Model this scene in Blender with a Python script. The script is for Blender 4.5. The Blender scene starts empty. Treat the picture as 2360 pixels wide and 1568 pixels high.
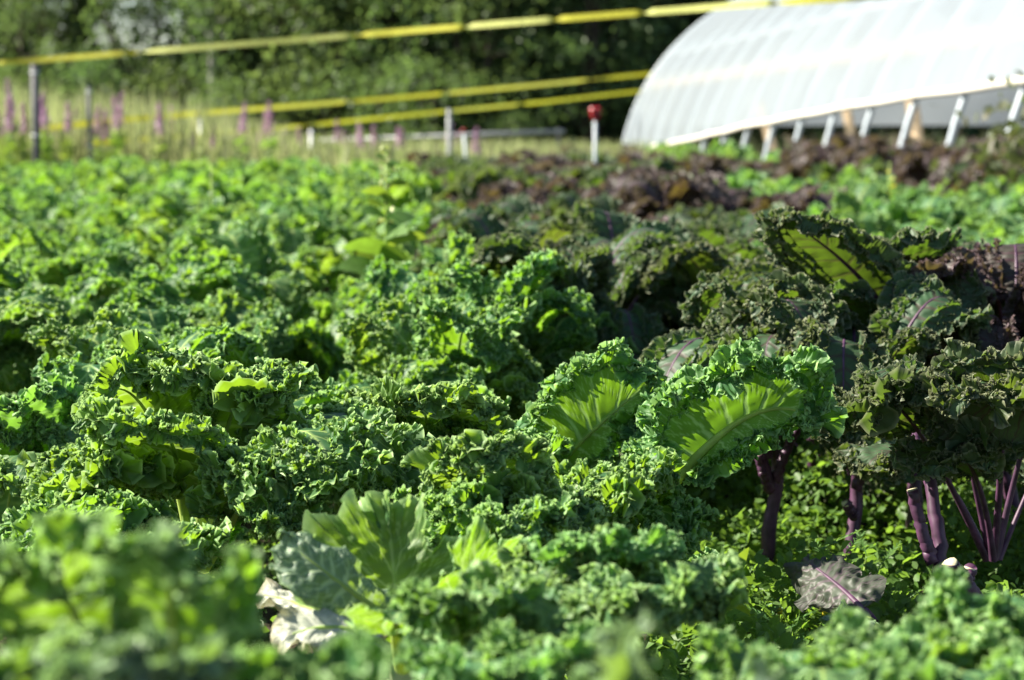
import bpy, math, numpy as np
from mathutils import Vector, Matrix
sc = bpy.context.scene
R = math.radians
# ---------------------------------------------------------------- camera
EYE = Vector((0, 0, .72)); YAW = R(4.35); PITCH = R(5.52); FPX = 5011.0     # FPX: focal length in pixels of a 2360 wide picture
cam = bpy.data.cameras.new('camera'); cam_o = bpy.data.objects.new('camera', cam); sc.collection.objects.link(cam_o); sc.camera = cam_o
cam.sensor_width = 23.5; cam.lens = 23.5*FPX/2360; cam.clip_start = .05; cam.clip_end = 3000
cam_o.location = EYE; cam_o.rotation_euler = (math.pi/2-PITCH, 0, -YAW)
cam.dof.use_dof = True; cam.dof.focus_distance = 2.5; cam.dof.aperture_fstop = 4.6; cam.dof.aperture_blades = 0
# ---------------------------------------------------------------- sky and sun
SUN_AZ, SUN_EL = R(-73), R(38)
world = bpy.data.worlds.new('World'); sc.world = world; world.use_nodes = True
wn = world.node_tree; sky = wn.nodes.new('ShaderNodeTexSky'); sky.sky_type = 'NISHITA'; sky.sun_disc = False
sky.sun_elevation = SUN_EL; sky.sun_rotation = SUN_AZ; sky.dust_density = .4; sky.air_density = 1.0; sky.ozone_density = 1.5
wn.links.new(sky.outputs[0], wn.nodes['Background'].inputs[0]); wn.nodes['Background'].inputs[1].default_value = .05
sun = bpy.data.lights.new('sun', 'SUN'); sun.energy = 5.0; sun.angle = R(.5); sun.color = (1, .93, .80)
sun_o = bpy.data.objects.new('sun', sun); sc.collection.objects.link(sun_o)
sun_o.rotation_euler = Vector((math.sin(SUN_AZ)*math.cos(SUN_EL), math.cos(SUN_AZ)*math.cos(SUN_EL), math.sin(SUN_EL))).to_track_quat('Z', 'Y').to_euler()
sc.view_settings.view_transform = 'Standard'; sc.view_settings.look = 'None'; sc.view_settings.exposure = 1.75; sc.view_settings.gamma = 1
sc.render.engine = 'CYCLES'; cy = sc.cycles; cy.use_denoising = True
cy.max_bounces = 7; cy.diffuse_bounces = 3; cy.glossy_bounces = 2; cy.transmission_bounces = 5; cy.transparent_max_bounces = 8; cy.sample_clamp_indirect = 6
# ---------------------------------------------------------------- helpers
CR = Vector((math.cos(YAW), -math.sin(YAW), 0)); CF = Vector((math.sin(YAW)*math.cos(PITCH), math.cos(YAW)*math.cos(PITCH), -math.sin(PITCH))); CU = CR.cross(CF)
def at_px(px, py, d): return EYE+d*(CF+CR*((px-1180)/FPX)+CU*((784-py)/FPX))
def ground_at(px, d, z=0.0):
    p = at_px(px, 784, d); p.z = z; return p
def cam_dir(v): return CR*v[0]+CU*v[1]-CF*v[2]
def to_px(p):
    q = Vector(p)-EYE; d = q.dot(CF)
    return (1180+FPX*q.dot(CR)/d, 784-FPX*q.dot(CU)/d, d) if d > .05 else (-9999, -9999, d)
def link(name, me, parent=None, loc=None):
    o = bpy.data.objects.new(name, me); sc.collection.objects.link(o)
    if parent: o.parent = parent
    if loc is not None: o.location = loc
    return o
def tag(o, label=None, cat=None, group=None, kind=None):
    for k, v in (('label', label), ('category', cat), ('group', group), ('kind', kind)):
        if v: o[k] = v
    return o
def thing(name, label, cat, loc, rz=0, group=None):
    o = link(name, None, None, loc); o.rotation_euler = (0, 0, rz); o.empty_display_size = .05
    return tag(o, label, cat, group)
def merge(parts):       # [(verts, faces, vein, edge, material index)] -> one set of arrays
    V, F, A, E, Mi = [], [], [], [], []; off = 0
    for v, f, a, e, mi in parts:
        V.append(v); F.append(f+off); off += len(v)
        A.append(np.broadcast_to(a, len(v))); E.append(np.broadcast_to(e, len(v))); Mi.append(np.full(len(f), mi))
    return np.concatenate(V), np.concatenate(F), np.concatenate(A), np.concatenate(E), np.concatenate(Mi)
def nz(rng, x, lam, lo=-1.0, hi=1.0):
    n = int(x.max()/lam)+4
    k = rng.uniform(lo, hi, n); f = x/lam
    i = np.clip(f.astype(int), 0, n-2); t = f-i; t = t*t*(3-2*t)
    return k[i]*(1-t)+k[i+1]*t
def unit(a):
    return a/np.maximum(np.linalg.norm(a, axis=-1, keepdims=True), 1e-9)
def bez(p, n):
    p = np.array(p, float); t = np.linspace(0, 1, n)[:, None]
    c = (1-t)**3*p[0]+3*(1-t)**2*t*p[1]+3*(1-t)*t*t*p[2]+t**3*p[3]
    s = np.r_[0, np.cumsum(np.linalg.norm(np.diff(c, axis=0), axis=1))]
    u = np.linspace(0, s[-1], n)
    return np.stack([np.interp(u, s, c[:, k]) for k in range(3)], 1), s[-1]
FRILL = [(.055, .011, .003, 3.0), (.022, .0075, .0045, 4.0), (.0108, .0036, .0030, 6.0)]
def ruffle(P, V, levels, amp, rng):
    for k, (lam, A, B, p) in enumerate(levels):
        j = int(P.shape[1]*.8)
        s = np.r_[0, np.cumsum(np.linalg.norm(np.diff(P[:, j], axis=0), axis=1))]
        dq = np.gradient(P, axis=0); dv = np.gradient(P, axis=1)
        Nn = unit(np.cross(dq, dv)); Tn = unit(dq); On = unit(dv)
        lam = max(lam, s[-1]/(len(s)/8.0))
        ph = 2*np.pi*s/lam+2.0*nz(rng, s, lam*1.7)
        am = np.clip(.8+.6*nz(rng, s, lam*1.3), .15, 1.5)*amp
        sh = ph[:, None]+(2.2*nz(rng, s, lam*2.2))[:, None]*V**2
        env = (V**p)*am[:, None]
        P = P+(env*A*np.sin(sh))[..., None]*Nn+(env*B*np.sin(2*sh+.4))[..., None]*Tn-(env*A*.55*(1-np.cos(sh*.5+k)))[..., None]*On*.6
    return P
def leaf_arrays(curve, up, W, seed, nq=700, nv=26, pf=.4, amp=1.0, fold=-.35, veins=7, levels=None, lobe=.22, round_tip=.55, rib=.0045, puck=.0016, wlr=None, ribbons=((.90, .017, 1, .55), (.79, .016, 1, .4), (.66, .014, 1, .3), (.90, .014, -1, .6))):
    rng = np.random.default_rng(seed)
    C, Lc = bez(curve, 120)
    T = unit(np.gradient(C, axis=0))
    up = np.array(up, float)
    N = np.empty_like(T); n0 = up-np.dot(up, T[0])*T[0]; N[0] = n0/np.linalg.norm(n0)
    # start the frame from the middle so that the blade faces where asked
    m = 80
    n0 = up-np.dot(up, T[m])*T[m]; N[m] = n0/np.linalg.norm(n0)
    for i in list(range(m+1, 120)):
        a = N[i-1]-np.dot(N[i-1], T[i])*T[i]; N[i] = a/np.linalg.norm(a)
    for i in range(m-1, -1, -1):
        a = N[i+1]-np.dot(N[i+1], T[i])*T[i]; N[i] = a/np.linalg.norm(a)
    S = np.cross(T, N)
    q = np.linspace(-1, 1, nq); side = np.where(q < 0, -1.0, 1.0); a = np.abs(q); tt = 1-a
    r = pf+(1-pf)*.93*tt**.85
    th = np.radians(108)*np.clip(a, 0, 1)**.75
    w = W*(.30+.70*np.sin(np.pi*np.clip(tt*.62+.13, 0, 1))**1.2)
    w = np.where(tt > .75, w*(1-(1-round_tip)*((tt-.75)/.25)**1.5), w)
    w *= np.clip((1.0-a)/.10+.25, 0, 1)
    if wlr: w = w*(np.where(q < 0, wlr[0], wlr[1])*np.clip(a/.25, 0, 1)+np.mean(wlr)*(1-np.clip(a/.25, 0, 1)))
    def at(arr, rr):
        f = np.clip(rr, 0, 1)*119; i = np.clip(f.astype(int), 0, 118); t = (f-i)[:, None]
        return arr[i]*(1-t)+arr[i+1]*t
    Cr, Tr, Nr, Sr = at(C, r), unit(at(T, r)), unit(at(N, r)), unit(at(S, r))
    smarg = np.abs(np.cumsum(np.r_[0, np.linalg.norm(np.diff(Cr+w[:, None]*(np.sin(th)[:, None]*side[:, None]*Sr+np.cos(th)[:, None]*Tr), axis=0), axis=1)]))
    # lobes between the lateral veins
    w0 = w
    w = w*(1+lobe*nz(rng, smarg, .045)+lobe*.6*nz(rng, smarg, .017))
    v = 1-(1-np.linspace(0, 1, nv))**1.35
    V = v[None, :]; fl = fold*(1+.3*nz(rng, smarg, .16))[:, None]
    fl = np.where(np.abs(fl) < .05, .05, fl)
    lat = np.sin(fl*V)/fl; dep = (1-np.cos(fl*V))/fl
    D = (np.sin(th)*side)[:, None]*Sr+np.cos(th)[:, None]*Tr
    we = w0[:, None]+(w-w0)[:, None]*V**2.5
    P = Cr[:, None, :]+(we*lat)[..., None]*D[:, None, :]+(w0[:, None]*dep)[..., None]*Nr[:, None, :]
    if levels is None: levels = FRILL
    P1 = ruffle(P, V, levels[:1], amp, rng)
    P = ruffle(P1, V, levels[1:], amp, rng)
    d1 = np.gradient(P1, axis=1); N1 = unit(np.cross(np.gradient(P1, axis=0), d1)); d1 = unit(d1)
    # veins
    vein = np.zeros((nq, nv))
    wv = w[:, None]*V
    dist = np.abs(wv*np.sin(th)[:, None])
    vein = np.maximum(vein, np.clip(1.5-dist/(rib*.45), 0, 1)*(V < .6))
    dqm = np.gradient(smarg)
    for sd in (-1, 1):
        for k in range(veins):
            qk = sd*(.96-.9*((k+rng.uniform(-.25, .25)+.5)/veins)**.9)
            x = (q[:, None]-qk)*(smarg[-1]/2)*(.25+.75*V)
            for br, st in ((0, 0), (.16, .22), (-.15, .30), (.13, .40), (-.14, .48), (.12, .58), (-.10, .66)):
                xx = x-br*sd*np.clip(V-st, 0, 1)**.8*(smarg[-1]/2)*1.1+.004*nz(rng, v*W*3, .012)[None, :]*V
                wd = (.0011*(1-.8*V)+.0003)*(1 if br == 0 else .6)
                vv = np.clip(1.6-np.abs(xx)/wd, 0, 1)*(V >= st)*(1 if br == 0 else .75)
                vein = np.maximum(vein, vv)
    dq = np.gradient(P, axis=0); dv = np.gradient(P, axis=1); Nn = unit(np.cross(dq, dv))
    pu = np.zeros((nq, nv))
    for _ in range(7):
        kx = rng.normal(size=3); kx *= 2*np.pi/rng.uniform(.010, .024)/np.linalg.norm(kx); pu += np.sin(P @ kx+rng.uniform(0, 6.28))
    pu *= puck*.5*np.sin(np.pi*np.clip(V*1.1, 0, 1))
    P = P+(pu-.0006*vein)[..., None]*Nn
    parts = [(P, vein, np.broadcast_to(V, (nq, nv)))]
    for (vb, hgt, sgn, tilt) in ribbons:
        nh = max(4, int(nv*.34))
        jb = vb+.07*nz(rng, smarg, .03)
        fj = np.clip(jb, .3, .97)
        jj = np.clip(np.searchsorted(v, fj), 1, nv-1); ar = np.arange(nq)
        wt = ((fj-v[jj-1])/(v[jj]-v[jj-1]))[:, None]
        base = P1[ar, jj-1]*(1-wt)+P1[ar, jj]*wt
        nb = N1[ar, jj]; ob = d1[ar, jj]
        hh = hgt*np.clip(.75+.75*nz(rng, smarg, .022), .05, 1.5)*np.clip((1-a)/.08, .1, 1)
        H = (1-(1-np.linspace(0, 1, nh))**1.3)[None, :]
        dirn = unit(sgn*nb*math.cos(tilt)+ob*math.sin(tilt))
        R = base[:, None]+(hh[:, None]*H)[..., None]*dirn[:, None]
        R = ruffle(R, H, [(.026, .0066, .0038, 1.3), (.0120, .0046, .0034, 2.0)], amp, rng)
        parts.append((R, np.zeros((nq, nh)), np.broadcast_to(.55+.45*H, (nq, nh))))
    vs, fs, va, ea = [], [], [], []; off = 0
    for (R, vn, ed) in parts:
        n1, n2 = R.shape[:2]
        i = (np.arange(n1-1)[:, None]*n2+np.arange(n2-1)[None, :]).ravel()
        fs.append(np.stack([i, i+n2, i+n2+1, i+1], 1)+off); off += n1*n2
        vs.append(R.reshape(-1, 3)); va.append(vn.ravel()); ea.append(np.array(ed).ravel())
    return np.concatenate(vs), np.concatenate(fs), np.concatenate(va), np.concatenate(ea), (C, N, S, T)
def tube_arrays(C, N, S, rad, n=8, flat=1.0):
    m = len(C); a = np.linspace(0, 2*np.pi, n, endpoint=False)
    rad = np.array(rad)[:, None, None]
    V = C[:, None, :]+rad*(np.cos(a)[None, :, None]*S[:, None, :]+flat*np.sin(a)[None, :, None]*N[:, None, :])
    v = V.reshape(-1, 3); i = np.arange(m-1)[:, None]*n; j = np.arange(n)[None, :]
    f = np.stack([i+j, i+(j+1) % n, i+n+(j+1) % n, i+n+j], -1).reshape(-1, 4)
    return v, f
def np_mesh(name, v, f, mats=(), attrs=None, fm=None, smooth=True):
    me = bpy.data.meshes.new(name)
    v = np.asarray(v, np.float32); f = np.asarray(f, np.int32)
    me.vertices.add(len(v)); me.vertices.foreach_set('co', v.ravel())
    k = f.shape[1]
    me.loops.add(f.size); me.loops.foreach_set('vertex_index', f.ravel())
    me.polygons.add(len(f)); me.polygons.foreach_set('loop_start', np.arange(0, f.size, k, dtype=np.int32))
    me.polygons.foreach_set('loop_total', np.full(len(f), k, np.int32))
    if smooth: me.polygons.foreach_set('use_smooth', np.ones(len(f), bool))
    if fm is not None: me.polygons.foreach_set('material_index', np.asarray(fm, np.int32))
    for m in mats: me.materials.append(m)
    for an, av in (attrs or {}).items():
        at = me.attributes.new(an, 'FLOAT', 'POINT'); at.data.foreach_set('value', np.asarray(av, np.float32))
    me.update(calc_edges=True)
    return me
def leaf_mat(name, top, trans, veinc, under, tip_mix=.3, tipc=(.2,.3,.12), tf=.45, rough=.5, spec=.28, vein_gain=1.0, edge_lo=.55, rimf=0.0, rimc=(.40, .60, .24), tmix=.7):
    m = bpy.data.materials.new(name); m.use_nodes = True; nt = m.node_tree; nt.nodes.clear()
    N = nt.nodes.new; L = nt.links.new
    out = N('ShaderNodeOutputMaterial'); mix = N('ShaderNodeMixShader'); mix.inputs[0].default_value = tf
    pr = N('ShaderNodeBsdfPrincipled'); pr.inputs['Roughness'].default_value = rough; pr.inputs['Specular IOR Level'].default_value = spec
    tr = N('ShaderNodeBsdfTranslucent')
    L(mix.outputs[0], out.inputs[0]); L(pr.outputs[0], mix.inputs[1]); L(tr.outputs[0], mix.inputs[2])
    av = N('ShaderNodeAttribute'); av.attribute_name = 'vein'; ae = N('ShaderNodeAttribute'); ae.attribute_name = 'edge'
    tc = N('ShaderNodeTexCoord'); no = N('ShaderNodeTexNoise'); no.inputs['Scale'].default_value = 38; no.inputs['Detail'].default_value = 5
    L(tc.outputs['Object'], no.inputs['Vector'])
    oi = N('ShaderNodeObjectInfo')
    def mixc(fac, a, b):
        x = N('ShaderNodeMix'); x.data_type = 'RGBA'
        for sock, val in ((x.inputs[0], fac), (x.inputs[6], a), (x.inputs[7], b)):
            if hasattr(val, 'links') or hasattr(val, 'is_linked'): L(val, sock)
            elif isinstance(val, (int, float)): sock.default_value = val
            else: sock.default_value = (*val, 1)
        return x.outputs[2]
    def mr(src, a, b, c, d):
        x = N('ShaderNodeMapRange'); L(src, x.inputs[0])
        for i, q in enumerate((a, b, c, d)): x.inputs[i+1].default_value = q
        return x.outputs[0]
    ge = N('ShaderNodeNewGeometry')
    ef = mr(ae.outputs['Fac'], edge_lo, 1.0, 0, tip_mix)
    vf = mr(av.outputs['Fac'], 0, 1, 0, .85*vein_gain)
    base = mixc(ge.outputs['Backfacing'], top, under)
    base = mixc(ef, base, tipc)
    rim = mr(ae.outputs['Fac'], .90, 1.0, 0, rimf)
    base = mixc(rim, base, rimc)
    base = mixc(vf, base, veinc)
    hs = N('ShaderNodeHueSaturation'); L(base, hs.inputs['Color'])
    L(mr(no.outputs['Fac'], .3, .7, .78, 1.22), hs.inputs['Value']); L(mr(oi.outputs['Random'], 0, 1, .485, .512), hs.inputs['Hue'])
    L(hs.outputs[0], pr.inputs['Base Color'])
    tcol = mixc(mr(av.outputs['Fac'], 0, 1, 0, .7*vein_gain), trans, veinc)
    tcol = mixc(mr(ae.outputs['Fac'], edge_lo, 1, 0, tip_mix*tmix), tcol, tipc)
    tcol = mixc(rim, tcol, rimc)
    h2 = N('ShaderNodeHueSaturation'); L(tcol, h2.inputs['Color']); L(mr(no.outputs['Fac'], .3, .7, .85, 1.15), h2.inputs['Value']); L(mr(oi.outputs['Random'], 0, 1, .485, .512), h2.inputs['Hue'])
    L(h2.outputs[0], tr.inputs['Color'])
    return m
# ---------------------------------------------------------------- materials
def plain(name, col, rough=.6, spec=.3, noise=.18, scale=30, metal=0, col2=None):
    m = bpy.data.materials.new(name); m.use_nodes = True; nt = m.node_tree; b = nt.nodes['Principled BSDF']
    b.inputs['Roughness'].default_value = rough; b.inputs['Specular IOR Level'].default_value = spec; b.inputs['Metallic'].default_value = metal
    no = nt.nodes.new('ShaderNodeTexNoise'); no.inputs['Scale'].default_value = scale; no.inputs['Detail'].default_value = 6
    tc = nt.nodes.new('ShaderNodeTexCoord'); nt.links.new(tc.outputs['Object'], no.inputs['Vector'])
    r = nt.nodes.new('ShaderNodeValToRGB'); c2 = col2 or col
    r.color_ramp.elements[0].position = .3; r.color_ramp.elements[1].position = .7
    r.color_ramp.elements[0].color = (*[c*(1-noise) for c in col], 1); r.color_ramp.elements[1].color = (*[min(1, c*(1+noise)) for c in c2], 1)
    nt.links.new(no.outputs['Fac'], r.inputs[0]); nt.links.new(r.outputs[0], b.inputs['Base Color'])
    return m
M_GREEN = leaf_mat('kale_green', (.050, .138, .052), (.25, .46, .016), (.40, .56, .19), (.085, .170, .050), .5, (.16, .33, .10), tf=.42, rimf=.85, vein_gain=.85, tmix=.1)
M_GREEN2 = leaf_mat('kale_light_green', (.070, .172, .072), (.23, .44, .04), (.32, .48, .15), (.09, .19, .075), .5, (.18, .34, .12), tf=.42, vein_gain=.6, tmix=.1, rimf=.75)
M_GLAUC = leaf_mat('kale_waxy', (.115, .175, .130), (.24, .40, .03), (.36, .48, .26), (.11, .18, .10), .4, (.17, .27, .15), tf=.36, rough=.45, spec=.4, rimf=.5)
M_PURPLE = leaf_mat('kale_purple', (.056, .112, .052), (.13, .22, .014), (.09, .025, .04), (.070, .105, .045), .6, (.080, .112, .060), tf=.40, rimf=.65, rimc=(.30, .31, .19), vein_gain=.6)
M_PURPLE2 = leaf_mat('kale_dark_purple', (.066, .062, .050), (.13, .11, .02), (.09, .025, .045), (.065, .065, .05), .75, (.120, .080, .082), tf=.34, rimf=.6, rimc=(.20, .14, .16), vein_gain=.6)
M_DRY = leaf_mat('dry_leaf', (.40, .43, .33), (.4, .42, .25), (.6, .6, .48), (.44, .44, .34), .7, (.34, .27, .13), tf=.25, edge_lo=.6)
M_STALK = leaf_mat('pale_green_stalk', (.38, .52, .14), (.45, .58, .08), (.4, .5, .2), (.38, .52, .14), 0, tf=.38)
M_STEM = plain('kale_stem', (.36, .42, .22), .55, .3, .25, 60)
M_PSTALK = plain('purple_stalk', (.070, .027, .062), .5, .4, .45, 70)
M_CUT = plain('cut_stem', (.55, .50, .33), .7, .2, .25, 300)
M_WEED = leaf_mat('weed_leaf', (.105, .19, .04), (.29, .46, .04), (.2, .3, .1), (.115, .19, .05), .8, (.10, .17, .04), tf=.45, edge_lo=0)
M_FEATHER = leaf_mat('feathery_weed', (.085, .20, .05), (.22, .42, .06), (.2, .3, .1), (.09, .2, .06), .5, (.13, .25, .08), tf=.4, edge_lo=0)
M_BRIGHT = leaf_mat('bright_weed', (.13, .26, .035), (.42, .58, .03), (.35, .5, .1), (.14, .26, .05), .2, (.2, .3, .05), tf=.5)
M_GRASS = leaf_mat('tall_grass', (.19, .26, .10), (.36, .44, .14), (.2, .3, .1), (.22, .26, .11), .8, (.30, .26, .17), tf=.45, edge_lo=0)
M_SPRUCE = leaf_mat('spruce_needles', (.068, .116, .052), (.16, .24, .055), (.1, .1, .1), (.09, .15, .06), .7, (.16, .23, .085), tf=.42, edge_lo=0)
M_DECID = leaf_mat('tree_leaves', (.070, .122, .048), (.16, .26, .055), (.1, .1, .1), (.115, .18, .07), .5, (.15, .22, .085), tf=.5, edge_lo=0)
M_BARK = plain('bark', (.075, .060, .048), .9, .1, .4, 12)
M_BIRCH = plain('pale_bark', (.42, .40, .37), .8, .2, .45, 9)
M_PIPE = plain('white_pipe', (.72, .75, .76), .4, .4, .06, 8)
M_HOOP = plain('galvanised_hoop', (.50, .56, .60), .4, .4, .08, 8)
M_RAIL = plain('weathered_rail', (.34, .35, .35), .6, .3, .15, 10)
M_BUSH = leaf_mat('bolting_leaves', (.05, .095, .045), (.12, .2, .03), (.1, .1, .1), (.06, .1, .05), .8, (.14, .10, .06), tf=.35, edge_lo=0)
M_WOOD = plain('pine_lumber', (.58, .42, .26), .7, .2, .18, 14)
M_POST = plain('grey_post', (.10, .10, .105), .65, .3, .25, 25)
M_PINK = leaf_mat('fireweed_petals', (.50, .26, .44), (.5, .26, .44), (.5, .2, .4), (.5, .28, .42), .6, (.52, .44, .46), tf=.35, edge_lo=0)
M_RED = plain('red_plastic', (.34, .018, .025), .4, .5, .15, 30)
M_YELLOW = leaf_mat('yellow_petals', (.70, .62, .03), (.6, .55, .02), (.6, .5, .1), (.7, .6, .05), 0, tf=.35)
M_TAPE = leaf_mat('fence_tape', (.40, .42, .05), (.45, .47, .03), (.5, .5, .2), (.45, .51, .17), 0, tf=.25, rough=.7, spec=.1)  # sheen painted into the colour: paler reverse side, shown where the tape twists
def ground_mat():
    m = plain('soil', (.060, .045, .030), .95, .1, .5, 9)
    nt = m.node_tree; b = nt.nodes['Principled BSDF']
    no = nt.nodes.new('ShaderNodeTexNoise'); no.inputs['Scale'].default_value = 60; no.inputs['Detail'].default_value = 8
    bp = nt.nodes.new('ShaderNodeBump'); bp.inputs['Strength'].default_value = .8; bp.inputs['Distance'].default_value = .02
    tc = nt.nodes.new('ShaderNodeTexCoord'); nt.links.new(tc.outputs['Object'], no.inputs['Vector'])
    nt.links.new(no.outputs['Fac'], bp.inputs['Height']); nt.links.new(bp.outputs[0], b.inputs['Normal'])
    return m
def film_mat():
    m = bpy.data.materials.new('greenhouse_film'); m.use_nodes = True; nt = m.node_tree; nt.nodes.clear(); N = nt.nodes.new; L = nt.links.new
    out = N('ShaderNodeOutputMaterial'); p = N('ShaderNodeBsdfPrincipled'); p.inputs['Base Color'].default_value = (.50, .56, .61, 1); p.inputs['Roughness'].default_value = .25
    t = N('ShaderNodeBsdfTranslucent'); t.inputs['Color'].default_value = (.56, .62, .67, 1); tr = N('ShaderNodeBsdfTransparent'); tr.inputs[0].default_value = (.93, .95, .96, 1)
    a = N('ShaderNodeMixShader'); a.inputs[0].default_value = .5; b = N('ShaderNodeMixShader')
    no = N('ShaderNodeTexNoise'); no.inputs['Scale'].default_value = 1.3; tc = N('ShaderNodeTexCoord'); L(tc.outputs['Object'], no.inputs['Vector'])
    mr = N('ShaderNodeMapRange'); L(no.outputs['Fac'], mr.inputs[0]); mr.inputs[3].default_value = .18; mr.inputs[4].default_value = .28; L(mr.outputs[0], b.inputs[0])
    bp = N('ShaderNodeBump'); bp.inputs['Strength'].default_value = .45; bp.inputs['Distance'].default_value = .12; L(no.outputs['Fac'], bp.inputs['Height']); L(bp.outputs[0], p.inputs['Normal'])
    L(p.outputs[0], a.inputs[1]); L(t.outputs[0], a.inputs[2]); L(a.outputs[0], b.inputs[1]); L(tr.outputs[0], b.inputs[2]); L(b.outputs[0], out.inputs[0])
    return m
M_FILM = film_mat(); M_SOIL = ground_mat()
# ---------------------------------------------------------------- shared shape builders
def kites(c, ln, wd, rng, up=.4, dirs=None, fold=.15):      # small folded leaves, two quads each
    n = len(c); nrm = unit(rng.normal(size=(n, 3))+np.array([0, 0, up])*2)
    d = rng.normal(size=(n, 3)) if dirs is None else dirs
    d = unit(d-np.sum(d*nrm, 1, keepdims=True)*nrm); s = np.cross(d, nrm)
    ln = np.broadcast_to(ln, n)[:, None]; wd = np.broadcast_to(wd, n)[:, None]
    b = c-d*ln*.5; t = c+d*ln*.5; f = nrm*wd*fold
    v = np.stack([b, b+d*ln*.3+s*wd*.5+f, b+d*ln*.68+s*wd*.42+f, t, b+d*ln*.68-s*wd*.42+f, b+d*ln*.3-s*wd*.5+f], 1).reshape(-1, 3)
    i = np.arange(n)[:, None]*6
    return v, np.concatenate([i+np.array([[0, 1, 2, 3]]), i+np.array([[0, 3, 4, 5]])])
def strips(base, tip, bend, wd, rng, seg=4, side=None):              # blades: base -> tip with a bend, tapered
    n = len(base); t = np.linspace(0, 1, seg+1)[None, :, None]
    mid = (base+tip)/2+bend
    c = (1-t)**2*base[:, None]+2*(1-t)*t*mid[:, None]+t*t*tip[:, None]
    s = rng.normal(size=(n, 3))*np.array([1, 1, .1]) if side is None else side
    ax = unit(tip-base); s = unit(s-np.sum(s*ax, 1, keepdims=True)*ax)
    w = np.broadcast_to(wd, n)[:, None, None]*np.clip(np.sin(np.pi*(t*.80+.2))**.8, .04, 1)*.5
    v = np.stack([c-s[:, None]*w, c+s[:, None]*w], 2).reshape(-1, 3)
    i = (np.arange(n)[:, None]*(2*(seg+1))+np.arange(seg)[None, :]*2).reshape(-1, 1)
    return v, i+np.array([[0, 1, 3, 2]])
def pole(pts, rad, n=8, cap=True):
    P = np.array(pts, float); T = unit(np.gradient(P, axis=0)); ref = np.array([.31, .95, .05])
    S = unit(np.cross(T, ref)); N = np.cross(S, T)
    rad = np.broadcast_to(rad, len(P)).astype(float)
    if cap:
        P = np.concatenate([P[:1], P, P[-1:]]); S = np.concatenate([S[:1], S, S[-1:]]); N = np.concatenate([N[:1], N, N[-1:]]); rad = np.r_[1e-4, rad, 1e-4]
    return tube_arrays(P, N, S, rad, n)
def stalk_pole(P, r, rng):       # a stalk with slight joints and leaf scars
    P = np.array(P, float); u = np.linspace(0, 1, 26); k = np.linspace(0, 1, len(P)); C = np.stack([np.interp(u, k, P[:, j]) for j in range(3)], 1)
    for _ in range(6): C[1:-1] = (C[:-2]+C[1:-1]*2+C[2:])/4
    C[1:-1] += rng.normal(0, .0009, (24, 3)); rr = np.interp(u, k, r)*(1+.02*rng.normal(size=26))
    for q in rng.integers(2, 24, 5): rr[q] *= rng.uniform(1.03, 1.09)
    return pole(C, rr, 10)
def box_arrays(lo, hi):
    x0, y0, z0 = lo; x1, y1, z1 = hi
    v = np.array([(x0, y0, z0), (x1, y0, z0), (x1, y1, z0), (x0, y1, z0), (x0, y0, z1), (x1, y0, z1), (x1, y1, z1), (x0, y1, z1)], float)
    return v, np.array([(0, 3, 2, 1), (4, 5, 6, 7), (0, 1, 5, 4), (1, 2, 6, 5), (2, 3, 7, 6), (3, 0, 4, 7)])
def mesh_of(name, parts, mats, smooth=True):
    v, f, a, e, mi = merge([(p+(0, 0, 0))[:5] if len(p) == 2 else p for p in parts])
    return np_mesh(name, v, f, mats, {'vein': a, 'edge': e}, mi, smooth)
def jit(pts, rng, s):
    p = np.array(pts, float); p[1:-1] += rng.normal(0, s, (len(p)-2, 3)); return p
# ---------------------------------------------------------------- ground
def build_ground():
    n = 90; xs = np.concatenate([np.linspace(-900, -12, 8), np.linspace(-8, 12, n), np.linspace(16, 900, 8)]); ys = np.concatenate([np.linspace(-30, 0, 5), np.linspace(.5, 34, n), np.linspace(40, 1800, 10)])
    X, Y = np.meshgrid(xs, ys, indexing='ij'); rng = np.random.default_rng(5)
    Z = np.where((np.abs(X) < 12) & (Y > 0) & (Y < 34), rng.normal(0, .012, X.shape), 0)-.02
    v = np.stack([X, Y, Z], -1).reshape(-1, 3); m = len(ys)
    i = (np.arange(len(xs)-1)[:, None]*m+np.arange(m-1)[None, :]).ravel()
    o = link('ground', np_mesh('ground', v, np.stack([i, i+m, i+m+1, i+1], 1), [M_SOIL])); tag(o, 'dark crumbly soil of the kale beds', 'ground', kind='structure')
build_ground()
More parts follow.
